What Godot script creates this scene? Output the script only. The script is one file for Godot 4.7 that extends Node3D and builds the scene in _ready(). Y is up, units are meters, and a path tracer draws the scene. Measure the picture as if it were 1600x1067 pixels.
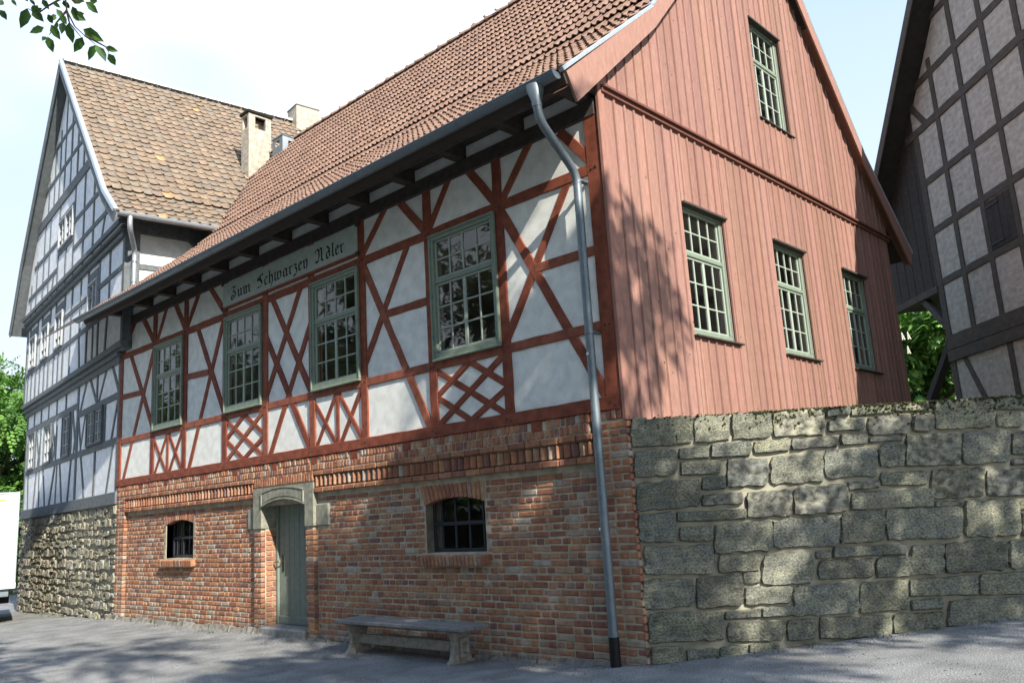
extends Node3D
# Timber-framed tavern on a brick ground floor, beside a taller half-timbered house, a sandstone garden wall and a barn.
const CAM := Vector3(5.299, 1.520, 7.477)
var rng := RandomNumberGenerator.new()
var M := {}
var T := {}
var mean := {}
var cache := {}

# ------------------------------------------------------------------ mesh buffer
class MB:
	var v := PackedVector3Array()
	var n := PackedVector3Array()
	var c := PackedColorArray()
	func tri(a: Vector3, b: Vector3, d: Vector3, col := Color.WHITE) -> void:   # a, b, d run counter-clockwise seen from outside
		var nn := (b - a).cross(d - a).normalized()
		v.append(a); v.append(d); v.append(b)
		for i in 3:
			n.append(nn); c.append(col)
	func quad(a: Vector3, b: Vector3, d: Vector3, e: Vector3, col := Color.WHITE) -> void:
		tri(a, b, d, col); tri(a, d, e, col)
	func sq(a: Vector3, b: Vector3, d: Vector3, e: Vector3, na: Vector3, nb: Vector3, nd: Vector3, ne: Vector3, col := Color.WHITE) -> void:   # smooth quad
		v.append(a); v.append(d); v.append(b); v.append(a); v.append(e); v.append(d)
		n.append(na); n.append(nd); n.append(nb); n.append(na); n.append(ne); n.append(nd)
		for i in 6: c.append(col)
	func add(o: MB, t: Transform3D, col := Color.WHITE) -> void:
		var b := t.basis.inverse().transposed()
		for i in o.v.size():
			v.append(t * o.v[i]); n.append((b * o.n[i]).normalized()); c.append(o.c[i] * col)
	func mesh() -> ArrayMesh:
		var a := []
		a.resize(Mesh.ARRAY_MAX)
		a[Mesh.ARRAY_VERTEX] = v; a[Mesh.ARRAY_NORMAL] = n; a[Mesh.ARRAY_COLOR] = c
		var m := ArrayMesh.new()
		if v.size() > 0: m.add_surface_from_arrays(Mesh.PRIMITIVE_TRIANGLES, a)
		return m

func bev(mb: MB, t: Transform3D, s: Vector3, b: float, col := Color.WHITE) -> void:   # box with chamfered edges, centred
	var h := s * 0.5
	b = minf(b, minf(h.x, minf(h.y, h.z)) * 0.9)
	var fx := []; var fy := []; var fz := []
	for i in 8:
		var g := Vector3(1 if i & 1 else -1, 1 if i & 2 else -1, 1 if i & 4 else -1)
		fx.append(t * (g * Vector3(h.x, h.y - b, h.z - b)))
		fy.append(t * (g * Vector3(h.x - b, h.y, h.z - b)))
		fz.append(t * (g * Vector3(h.x - b, h.y - b, h.z)))
	mb.quad(fx[1], fx[3], fx[7], fx[5], col); mb.quad(fx[0], fx[4], fx[6], fx[2], col)
	mb.quad(fy[2], fy[6], fy[7], fy[3], col); mb.quad(fy[0], fy[1], fy[5], fy[4], col)
	mb.quad(fz[4], fz[5], fz[7], fz[6], col); mb.quad(fz[0], fz[2], fz[3], fz[1], col)
	for q in [[fx[3], fy[3], fy[7], fx[7]], [fx[1], fx[5], fy[5], fy[1]], [fx[2], fx[6], fy[6], fy[2]], [fx[0], fy[0], fy[4], fx[4]], [fx[5], fx[7], fz[7], fz[5]], [fx[1], fz[1], fz[3], fx[3]], [fx[4], fz[4], fz[6], fx[6]], [fx[0], fx[2], fz[2], fz[0]], [fy[7], fy[6], fz[6], fz[7]], [fy[3], fz[3], fz[2], fy[2]], [fy[5], fz[5], fz[4], fy[4]], [fy[1], fy[0], fz[0], fz[1]]]:
		if (q[1] - q[0]).cross(q[2] - q[0]).dot(q[0] + q[2] - t.origin * 2) >= 0: mb.quad(q[0], q[1], q[2], q[3], col)
		else: mb.quad(q[3], q[2], q[1], q[0], col)
	for i in 8:
		if (fy[i] - fx[i]).cross(fz[i] - fx[i]).dot(fx[i] - t.origin) >= 0: mb.tri(fx[i], fy[i], fz[i], col)
		else: mb.tri(fx[i], fz[i], fy[i], col)

func box2(mb: MB, a: Vector3, b: Vector3, bevel := 0.004, col := Color.WHITE) -> void:
	bev(mb, Transform3D(Basis(), (a + b) * 0.5), (b - a).abs(), bevel, col)

func tube(mb: MB, pts: Array, rad: Array, seg := 10, col := Color.WHITE, cap := true) -> void:
	var rings := []
	var norms := []
	var up := Vector3(0.13, 0.3, 0.95)
	for i in pts.size():
		var d: Vector3 = (pts[mini(i + 1, pts.size() - 1)] - pts[maxi(i - 1, 0)]).normalized()
		var x := up.cross(d).normalized()
		if x.length() < 0.1: x = Vector3.RIGHT.cross(d).normalized()
		var y := d.cross(x)
		up = y
		var r := []; var q := []
		for k in seg:
			var a := TAU * k / seg
			var o := x * cos(a) + y * sin(a)
			r.append(pts[i] + o * rad[i]); q.append(o)
		up = d.cross(x)
		rings.append(r); norms.append(q)
	for i in pts.size() - 1:
		for k in seg:
			var l := (k + 1) % seg
			mb.sq(rings[i][k], rings[i][l], rings[i + 1][l], rings[i + 1][k], norms[i][k], norms[i][l], norms[i + 1][l], norms[i + 1][k], col)
	if cap:
		for k in seg:
			var l := (k + 1) % seg
			mb.tri(pts[0], rings[0][l], rings[0][k], col)
			mb.tri(pts[-1], rings[-1][k], rings[-1][l], col)

func prism(mb: MB, poly: PackedVector2Array, z0: float, z1: float, t := Transform3D(), col := Color.WHITE, back := true) -> void:   # polygon in xy, counter-clockwise, from z0 (back) to z1 (front)
	var p := poly
	var area := 0.0
	for i in p.size(): area += p[i].cross(p[(i + 1) % p.size()])
	if area < 0: p.reverse()
	var idx := Geometry2D.triangulate_polygon(p)
	for i in range(0, idx.size(), 3):
		var a := p[idx[i]]; var b := p[idx[i + 1]]; var c := p[idx[i + 2]]
		if (b - a).cross(c - a) < 0:
			var w := b; b = c; c = w
		mb.tri(t * Vector3(a.x, a.y, z1), t * Vector3(b.x, b.y, z1), t * Vector3(c.x, c.y, z1), col)
		if back: mb.tri(t * Vector3(a.x, a.y, z0), t * Vector3(c.x, c.y, z0), t * Vector3(b.x, b.y, z0), col)
	for i in p.size():
		var a := p[i]; var b := p[(i + 1) % p.size()]
		mb.quad(t * Vector3(a.x, a.y, z0), t * Vector3(b.x, b.y, z0), t * Vector3(b.x, b.y, z1), t * Vector3(a.x, a.y, z1), col)

func sweep_profile(mb: MB, prof: Array, x0: float, x1: float, col := Color.WHITE) -> void:   # closed profile of (z, y) points run along x
	for i in prof.size():
		var a: Vector2 = prof[i]; var b: Vector2 = prof[(i + 1) % prof.size()]
		mb.quad(Vector3(x0, a.y, a.x), Vector3(x1, a.y, a.x), Vector3(x1, b.y, b.x), Vector3(x0, b.y, b.x), col)

# ------------------------------------------------------------------ nodes
func put(parent: Node, called: String, mesh: Mesh, m: Material, t := Transform3D()) -> MeshInstance3D:
	var o := MeshInstance3D.new()
	o.name = called
	o.mesh = mesh
	o.transform = t
	if mesh is ArrayMesh and mesh.get_surface_count() == 0: print("EMPTY ", called)
	if m: o.material_override = m
	parent.add_child(o, true)
	return o

func node(parent: Node, called: String, t := Transform3D()) -> Node3D:
	var o := Node3D.new()
	o.name = called
	o.transform = t
	parent.add_child(o, true)
	return o

func tag(o: Node, label: String, category: String, group := "") -> Node:
	o.set_meta("label", label); o.set_meta("category", category)
	if group != "": o.set_meta("group", group)
	return o

func pbox(parent: Node, called: String, a: Vector3, b: Vector3, m: Material, bevel := 0.004) -> MeshInstance3D:   # a box of its own, axes at its centre
	var s := (b - a).abs()
	var key := "b%.3f_%.3f_%.3f_%.3f" % [s.x, s.y, s.z, bevel]
	if not cache.has(key):
		var mb := MB.new()
		bev(mb, Transform3D(), s, bevel)
		cache[key] = mb.mesh()
	return put(parent, called, cache[key], m, Transform3D(Basis(), (a + b) * 0.5))

# pieces of one kind: the 300 that show largest become parts, the rest one joined part
class Pieces:
	var host
	var parent: Node
	var called: String
	var mat: Material
	var items := []
	func _init(h, p: Node, n: String, m: Material) -> void:
		host = h; parent = p; called = n; mat = m
	func add(shape: String, t: Transform3D, tone: Color, size: float) -> void:
		items.append([shape, t, tone, size])
	func finish(most := 298) -> void:
		var g: Transform3D = host.world_of(parent)
		for it in items:
			var d: float = (g * it[1].origin).distance_to(host.CAM)
			it.append(it[3] / d)
		items.sort_custom(func(a, b): return a[4] > b[4])
		var rest := MB.new()
		for i in items.size():
			var it = items[i]
			if i < most:
				var key: String = it[0] + it[2].to_html()
				if not host.cache.has(key):
					var mb := MB.new()
					mb.add(host.cache["S" + it[0]], Transform3D(), it[2])
					host.cache[key] = mb.mesh()
				host.put(parent, called, host.cache[key], mat, it[1])
			else:
				rest.add(host.cache["S" + it[0]], it[1], it[2])
		if rest.v.size() > 0:
			var o = host.put(parent, called + "_field", rest.mesh(), mat)
			o.set_meta("kind", "stuff")

func world_of(o: Node) -> Transform3D:
	var t := Transform3D()
	while o != self and o is Node3D:
		t = o.transform * t
		o = o.get_parent()
	return t

# ------------------------------------------------------------------ textures and materials
func ntex(key: String, seed_: int, freq: float, oct: int, lo: float, hi: float, size := 512, type := FastNoiseLite.TYPE_SIMPLEX_SMOOTH, contrast := 1.0, tint := Color(1, 1, 1), tint2 := Color(1, 1, 1)) -> void:
	var f := FastNoiseLite.new()
	f.seed = seed_; f.frequency = freq; f.noise_type = type
	f.fractal_octaves = oct; f.fractal_type = FastNoiseLite.FRACTAL_FBM
	if type == FastNoiseLite.TYPE_CELLULAR: f.cellular_return_type = FastNoiseLite.RETURN_DISTANCE
	var im := f.get_seamless_image(size, size)
	im.convert(Image.FORMAT_L8)
	var d := im.get_data()
	var o := PackedByteArray()
	o.resize(size * size * 3)
	var sum := 0.0
	var lut := PackedByteArray()
	lut.resize(1025)
	for i in 1025: lut[i] = int(Color(i / 1024.0, 0, 0).linear_to_srgb().r * 255.0 + 0.5)
	for i in size * size:
		var x: float = clampf((d[i] / 255.0 - 0.5) * contrast + 0.5, 0, 1)
		var k := lerpf(lo, hi, x)
		var cc := tint.lerp(tint2, x)
		sum += k
		o[i * 3] = lut[int(clampf(k * cc.r, 0, 1) * 1024)]; o[i * 3 + 1] = lut[int(clampf(k * cc.g, 0, 1) * 1024)]; o[i * 3 + 2] = lut[int(clampf(k * cc.b, 0, 1) * 1024)]
	mean[key] = sum / (size * size)
	var r := Image.create_from_data(size, size, false, Image.FORMAT_RGB8, o)
	r.generate_mipmaps()
	T[key] = ImageTexture.create_from_image(r)

func lin(r: float, g: float, b: float) -> Color:
	return Color(r, g, b).linear_to_srgb()

func mat(key: String, col: Color, rough: float, o := {}) -> StandardMaterial3D:
	var m := StandardMaterial3D.new()
	m.resource_name = key
	var up := 1.0
	if not o.get("vcol", false):   # textures vary a colour about its own value
		if o.has("tex"): up /= mean[o.tex]
		if o.has("tex2"): up /= mean[o.tex2]
	var lc := col.srgb_to_linear()
	m.albedo_color = Color(minf(lc.r * up, 1), minf(lc.g * up, 1), minf(lc.b * up, 1)).linear_to_srgb()
	m.roughness = rough
	m.metallic = o.get("metal", 0.0)
	m.metallic_specular = o.get("spec", 0.4)
	if o.has("tex"):
		m.albedo_texture = T[o.tex]
		m.uv1_triplanar = true
		m.uv1_world_triplanar = o.get("world", true)
		m.uv1_scale = o.get("scale", Vector3.ONE)
		m.uv1_triplanar_sharpness = 4.0
	if o.has("tex2"):
		m.detail_enabled = true
		m.detail_blend_mode = BaseMaterial3D.BLEND_MODE_MUL
		m.detail_albedo = T[o.tex2]
		m.detail_uv_layer = BaseMaterial3D.DETAIL_UV_2
		m.uv2_triplanar = true
		m.uv2_world_triplanar = o.get("world2", true)
		m.uv2_scale = o.get("scale2", Vector3.ONE)
	if o.has("height"):
		m.heightmap_enabled = true
		m.heightmap_texture = T[o.height]
		m.heightmap_scale = o.get("hs", 0.5)
	if o.get("vcol", false): m.vertex_color_use_as_albedo = true
	if o.get("both", false): m.cull_mode = BaseMaterial3D.CULL_DISABLED
	if o.has("back"):
		m.backlight_enabled = true
		m.backlight = o.back
	M[key] = m
	return m

func make_materials() -> void:
	ntex("fine", 1, 0.06, 4, 0.72, 1.0)
	ntex("grit", 2, 0.25, 3, 0.55, 1.0, 512, FastNoiseLite.TYPE_SIMPLEX, 1.5)
	ntex("blotch", 3, 0.012, 5, 0.62, 1.0, 512, FastNoiseLite.TYPE_SIMPLEX_SMOOTH, 1.5)
	ntex("faint", 4, 0.014, 5, 0.80, 1.0, 512, FastNoiseLite.TYPE_SIMPLEX_SMOOTH, 1.3)
	ntex("grain", 5, 0.05, 4, 0.66, 1.0)
	ntex("soot", 6, 0.03, 5, 0.42, 1.0, 512, FastNoiseLite.TYPE_SIMPLEX_SMOOTH, 2.0, Color(0.92, 0.95, 0.86), Color(1, 1, 1))
	ntex("lichen", 7, 0.02, 5, 0.6, 1.0, 512, FastNoiseLite.TYPE_SIMPLEX_SMOOTH, 1.8, Color(1, 1, 1), Color(0.97, 0.97, 0.80))
	ntex("crust", 12, 0.016, 6, 0.30, 1.0, 512, FastNoiseLite.TYPE_SIMPLEX_SMOOTH, 2.0)
	ntex("relief", 8, 0.035, 5, 0.0, 1.0)
	ntex("relief_fine", 9, 0.12, 4, 0.0, 1.0)
	ntex("gravel", 10, 0.16, 3, 0.30, 1.0, 512, FastNoiseLite.TYPE_CELLULAR, 1.4)
	ntex("chisel", 11, 0.06, 3, 0.0, 1.0)
	mat("brick", Color.WHITE, 0.92, {"tex": "grit", "scale": Vector3.ONE * 3.1, "tex2": "blotch", "scale2": Vector3.ONE * 1.4, "vcol": true, "spec": 0.2})
	mat("mortar", lin(0.40, 0.36, 0.27), 0.97, {"tex": "grit", "scale": Vector3.ONE * 4.0, "tex2": "blotch", "scale2": Vector3.ONE * 0.7, "spec": 0.1})
	mat("lime", lin(0.29, 0.275, 0.21), 0.97, {"tex": "grit", "scale": Vector3.ONE * 3.0, "tex2": "blotch", "scale2": Vector3.ONE * 0.9, "spec": 0.1})
	mat("concrete", lin(0.20, 0.19, 0.165), 0.95, {"tex": "grit", "scale": Vector3.ONE * 2.5, "tex2": "blotch", "scale2": Vector3.ONE * 1.3, "spec": 0.2})
	mat("red_timber", lin(0.205, 0.060, 0.034), 0.75, {"tex": "grain", "scale": Vector3(0.7, 7, 7), "world": false, "tex2": "blotch", "scale2": Vector3.ONE * 0.8, "spec": 0.3})
	mat("red_timber_faded", lin(0.235, 0.078, 0.046), 0.75, {"tex": "grain", "scale": Vector3(0.7, 7, 7), "world": false, "tex2": "blotch", "scale2": Vector3.ONE * 0.8, "spec": 0.3})
	mat("red_timber_deep", lin(0.175, 0.050, 0.030), 0.75, {"tex": "grain", "scale": Vector3(0.7, 7, 7), "world": false, "tex2": "blotch", "scale2": Vector3.ONE * 0.8, "spec": 0.3})
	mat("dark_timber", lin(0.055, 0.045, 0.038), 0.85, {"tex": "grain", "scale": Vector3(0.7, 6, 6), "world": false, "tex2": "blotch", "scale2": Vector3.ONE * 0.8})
	mat("plaster", lin(0.70, 0.71, 0.66), 0.95, {"tex": "faint", "scale": Vector3.ONE * 0.55, "tex2": "fine", "scale2": Vector3.ONE * 1.7, "spec": 0.2})
	mat("board", lin(1, 1, 1), 0.75, {"tex": "grain", "scale": Vector3(9, 0.55, 9), "world": false, "tex2": "faint", "scale2": Vector3(2.3, 0.5, 2.3), "height": "grain", "hs": 0.12, "vcol": true, "spec": 0.3})
	mat("green_paint", lin(0.175, 0.22, 0.165), 0.55, {"tex": "faint", "scale": Vector3(1.2, 1.2, 1.2), "tex2": "fine", "scale2": Vector3(7, 1.2, 7), "spec": 0.4})
	mat("muntin_paint", lin(0.29, 0.34, 0.275), 0.5, {"spec": 0.4})
	mat("door_paint", lin(0.165, 0.205, 0.17), 0.6, {"tex": "grain", "scale": Vector3(9, 0.7, 9), "tex2": "faint", "scale2": Vector3.ONE})
	mat("sign_paint", lin(0.40, 0.46, 0.41), 0.6, {"tex": "faint", "scale": Vector3.ONE * 0.8})
	mat("ink", lin(0.012, 0.012, 0.012), 0.6)
	mat("iron", lin(0.03, 0.036, 0.045), 0.5, {"metal": 0.3})
	mat("black_iron", lin(0.012, 0.012, 0.013), 0.5, {"metal": 0.2})
	mat("brass", lin(0.35, 0.24, 0.1), 0.35, {"metal": 1.0})
	mat("zinc", lin(0.17, 0.205, 0.225), 0.5, {"metal": 0.55, "tex": "faint", "scale": Vector3.ONE * 1.1, "tex2": "fine", "scale2": Vector3(3, 0.8, 3)})
	mat("zinc_bright", lin(0.42, 0.46, 0.48), 0.42, {"metal": 0.6, "tex": "faint", "scale": Vector3.ONE * 1.5})
	mat("tile", Color.WHITE, 0.88, {"tex": "grit", "scale": Vector3.ONE * 2.2, "tex2": "blotch", "scale2": Vector3.ONE * 0.6, "vcol": true, "spec": 0.25})
	mat("deck", lin(0.055, 0.045, 0.038), 0.9, {"tex": "grain", "scale": Vector3(0.5, 5, 5)})
	mat("door_stone", lin(0.235, 0.235, 0.185), 0.93, {"tex": "grit", "scale": Vector3.ONE * 2.4, "tex2": "blotch", "scale2": Vector3.ONE * 1.1, "spec": 0.2})
	mat("step_stone", lin(0.22, 0.22, 0.21), 0.9, {"tex": "grit", "scale": Vector3.ONE * 2.4, "tex2": "blotch", "scale2": Vector3.ONE * 1.1})
	mat("sandstone", Color.WHITE, 0.96, {"tex": "soot", "scale": Vector3.ONE * 2.3, "tex2": "lichen", "scale2": Vector3.ONE * 0.75, "height": "chisel", "hs": 1.3, "vcol": true, "spec": 0.1})
	mat("crusted_stone", Color.WHITE, 0.96, {"tex": "crust", "scale": Vector3.ONE * 1.3, "tex2": "lichen", "scale2": Vector3.ONE * 0.75, "height": "chisel", "hs": 0.8, "vcol": true, "spec": 0.15})
	mat("rubble", Color.WHITE, 0.96, {"tex": "grit", "scale": Vector3.ONE * 1.7, "tex2": "blotch", "scale2": Vector3.ONE * 1.3, "height": "chisel", "hs": 0.5, "vcol": true, "spec": 0.15})
	mat("moss", lin(0.035, 0.04, 0.012), 1.0, {"tex": "grit", "scale": Vector3.ONE * 5.0})
	mat("slate_timber", lin(0.12, 0.135, 0.14), 0.8, {"tex": "grain", "scale": Vector3(0.7, 6, 6), "world": false, "tex2": "blotch", "scale2": Vector3.ONE * 0.9})
	mat("slate_plaster", lin(0.75, 0.765, 0.77), 0.95, {"tex": "faint", "scale": Vector3.ONE * 0.5, "tex2": "fine", "scale2": Vector3.ONE * 1.3})
	mat("white_paint", lin(0.74, 0.75, 0.74), 0.5)
	mat("barn_timber", lin(0.085, 0.075, 0.062), 0.9, {"tex": "grain", "scale": Vector3(0.6, 6, 6), "world": false, "tex2": "blotch", "scale2": Vector3.ONE * 0.9})
	mat("barn_plaster", lin(0.45, 0.43, 0.375), 0.97, {"tex": "faint", "scale": Vector3.ONE * 0.6, "tex2": "blotch", "scale2": Vector3.ONE * 1.1, "height": "chisel", "hs": 0.8})
	mat("barn_board", lin(0.045, 0.042, 0.038), 0.9, {"tex": "grain", "scale": Vector3(7, 0.5, 7), "world": false, "tex2": "blotch", "scale2": Vector3.ONE})
	mat("bench_wood", lin(0.27, 0.25, 0.21), 0.85, {"tex": "grain", "scale": Vector3(0.8, 7, 7), "tex2": "blotch", "scale2": Vector3.ONE * 2.0})
	mat("bench_top", lin(0.19, 0.19, 0.18), 0.75, {"tex": "grain", "scale": Vector3(0.8, 9, 9), "tex2": "blotch", "scale2": Vector3.ONE * 1.6})
	mat("ground", lin(0.195, 0.198, 0.19), 0.97, {"tex": "gravel", "scale": Vector3.ONE * 0.85, "tex2": "blotch", "scale2": Vector3.ONE * 0.21, "height": "gravel", "hs": 1.0, "spec": 0.15})
	mat("pebble", Color.WHITE, 0.95, {"vcol": true, "spec": 0.2})
	mat("soil", lin(0.07, 0.075, 0.035), 1.0, {"tex": "grit", "scale": Vector3.ONE * 0.9, "tex2": "blotch", "scale2": Vector3.ONE * 0.2})
	mat("render_buff", lin(0.37, 0.335, 0.27), 0.95, {"tex": "grit", "scale": Vector3.ONE * 2.0, "tex2": "blotch", "scale2": Vector3.ONE * 0.8, "spec": 0.2})
	mat("soot_black", lin(0.012, 0.011, 0.01), 0.95)
	mat("bark", lin(0.09, 0.075, 0.055), 0.97, {"tex": "grain", "scale": Vector3(4, 0.7, 4), "tex2": "blotch", "scale2": Vector3.ONE})
	mat("leaf", Color.WHITE, 0.55, {"vcol": true, "both": true, "spec": 0.4, "back": Color(0.35, 0.5, 0.12)})
	mat("petal", lin(0.75, 0.72, 0.62), 0.8, {"both": true})
	mat("room", lin(0.30, 0.27, 0.23), 0.95)
	mat("curtain", lin(0.33, 0.33, 0.32), 0.9)
	mat("house_white", lin(0.33, 0.35, 0.36), 0.6)
	mat("grass", lin(0.07, 0.12, 0.03), 0.8, {"both": true})
	mat("trailer_white", lin(0.72, 0.74, 0.74), 0.45, {"tex": "faint", "scale": Vector3.ONE * 0.5})
	mat("rubber", lin(0.012, 0.012, 0.012), 0.9)
	mat("amber", lin(0.6, 0.42, 0.05), 0.5)
	var g := StandardMaterial3D.new()
	g.resource_name = "glass"
	g.albedo_color = Color(0.2, 0.22, 0.22, 0.02)
	g.transparency = BaseMaterial3D.TRANSPARENCY_ALPHA
	g.roughness = 0.02
	g.metallic_specular = 0.5
	M["glass"] = g

# ------------------------------------------------------------------ shared builders
func wall_with_holes(mb: MB, x0: float, x1: float, y0: float, y1: float, holes: Array, z0: float, z1: float) -> void:   # plain boxes round rectangular openings
	var xs := [x0, x1]
	for h in holes: xs.append(clampf(h.position.x, x0, x1)); xs.append(clampf(h.end.x, x0, x1))
	xs.sort()
	for i in xs.size() - 1:
		if xs[i + 1] - xs[i] < 0.001: continue
		var mid: float = (xs[i] + xs[i + 1]) * 0.5
		var y := y0
		var here := []
		for h in holes:
			if mid > h.position.x and mid < h.end.x: here.append(h)
		here.sort_custom(func(a, b): return a.position.y < b.position.y)
		for h in here:
			if h.position.y > y: box2(mb, Vector3(xs[i], y, z0), Vector3(xs[i + 1], h.position.y, z1), 0.0005)
			y = maxf(y, h.end.y)
		if y < y1: box2(mb, Vector3(xs[i], y, z0), Vector3(xs[i + 1], y1, z1), 0.0005)

func beam(parent: Node, called: String, a: Vector2, b: Vector2, w: float, front: float, depth: float, m: Material, t := Transform3D()) -> MeshInstance3D:
	var d := b - a
	var l := d.length()
	var ang := d.angle()
	var key := "t%.2f_%.3f_%.3f_%d" % [l, w, depth, int(absf(a.x * 7.0)) % 5]
	if not cache.has(key):   # hewn edges: each long edge wavers a few millimetres
		var mb := MB.new()
		var n := maxi(2, int(l / 0.22))
		var f := FastNoiseLite.new()
		f.seed = hash(key) % 9999; f.frequency = 1.7
		var k := minf(0.007, w * 0.05)
		var ring := []
		for i in n + 1:
			var x := lerpf(-l / 2, l / 2, float(i) / n)
			var hi := w / 2 + f.get_noise_2d(x * 2.0, 3.0) * k * 1.6; var lo := -w / 2 + f.get_noise_2d(x * 2.0, 9.0) * k * 1.6
			var zz := depth / 2
			var e := 0.006
			ring.append([Vector3(x, lo, -zz), Vector3(x, lo, zz - e), Vector3(x, lo + e, zz), Vector3(x, hi - e, zz), Vector3(x, hi, zz - e), Vector3(x, hi, -zz)])
		for i in n:
			for j in 6:
				var o := (j + 1) % 6
				mb.quad(ring[i][j], ring[i + 1][j], ring[i + 1][o], ring[i][o])
		for e in [0, n]:
			var r = ring[e]
			for j in range(1, 5):
				if e == 0: mb.tri(r[0], r[j], r[j + 1])
				else: mb.tri(r[0], r[j + 1], r[j])
		cache[key] = mb.mesh()
	var c := (a + b) * 0.5
	return put(parent, called, cache[key], m, t * Transform3D(Basis(Vector3(0, 0, 1), ang), Vector3(c.x, c.y, front - depth * 0.5)))

func bar_poly(a: Vector2, b: Vector2, w: float) -> PackedVector2Array:
	var d := (b - a).normalized()
	var n := Vector2(-d.y, d.x) * w * 0.5
	return PackedVector2Array([a - n, b - n, b + n, a + n])

func timber_wall(parent: Node, bars: Array, outline: PackedVector2Array, holes: Array, tm: Material, pm: Material, front := 0.0, panel_back := 0.022, depth := 0.14) -> void:
	var fr := node(parent, "timber_frame")
	var inf := node(parent, "plaster_infill")
	var panels := [outline]
	for b in bars:
		var a := Vector2(b[1], b[2]); var e := Vector2(b[3], b[4])
		beam(fr, b[0], a, e, b[5], front + b[6], depth, [tm, tm, M.red_timber_faded, M.red_timber_deep][rng.randi() % 4] if tm == M.red_timber else tm)
		var cut := bar_poly(a, e, b[5] - 0.016)
		var next := []
		for p in panels:
			for q in Geometry2D.clip_polygons(p, cut):
				if not Geometry2D.is_polygon_clockwise(q): next.append(q)
		panels = next
	for h in holes:   # an opening inside a panel: cut the panel in two first, so that no ring is left
		var cx := 0.0
		for q in h: cx += q.x / h.size()
		var halves := [PackedVector2Array([Vector2(cx - 99, -99), Vector2(cx, -99), Vector2(cx, 99), Vector2(cx - 99, 99)]), PackedVector2Array([Vector2(cx, -99), Vector2(cx + 99, -99), Vector2(cx + 99, 99), Vector2(cx, 99)])]
		var next := []
		for p in panels:
			if Geometry2D.intersect_polygons(p, h).is_empty():
				next.append(p)
				continue
			for half in halves:
				for r in Geometry2D.intersect_polygons(p, half):
					for q in Geometry2D.clip_polygons(r, h):
						if not Geometry2D.is_polygon_clockwise(q): next.append(q)
		panels = next
	var k := 0
	for p in panels:
		var area := 0.0
		for i in p.size(): area += p[i].cross(p[(i + 1) % p.size()])
		if absf(area) < 0.006: continue
		var mb := MB.new()
		prism(mb, p, front - panel_back - 0.09, front - panel_back - 0.004 * (k % 3))
		if mb.v.size() > 0: put(inf, "plaster_panel", mb.mesh(), pm)
		k += 1

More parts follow.
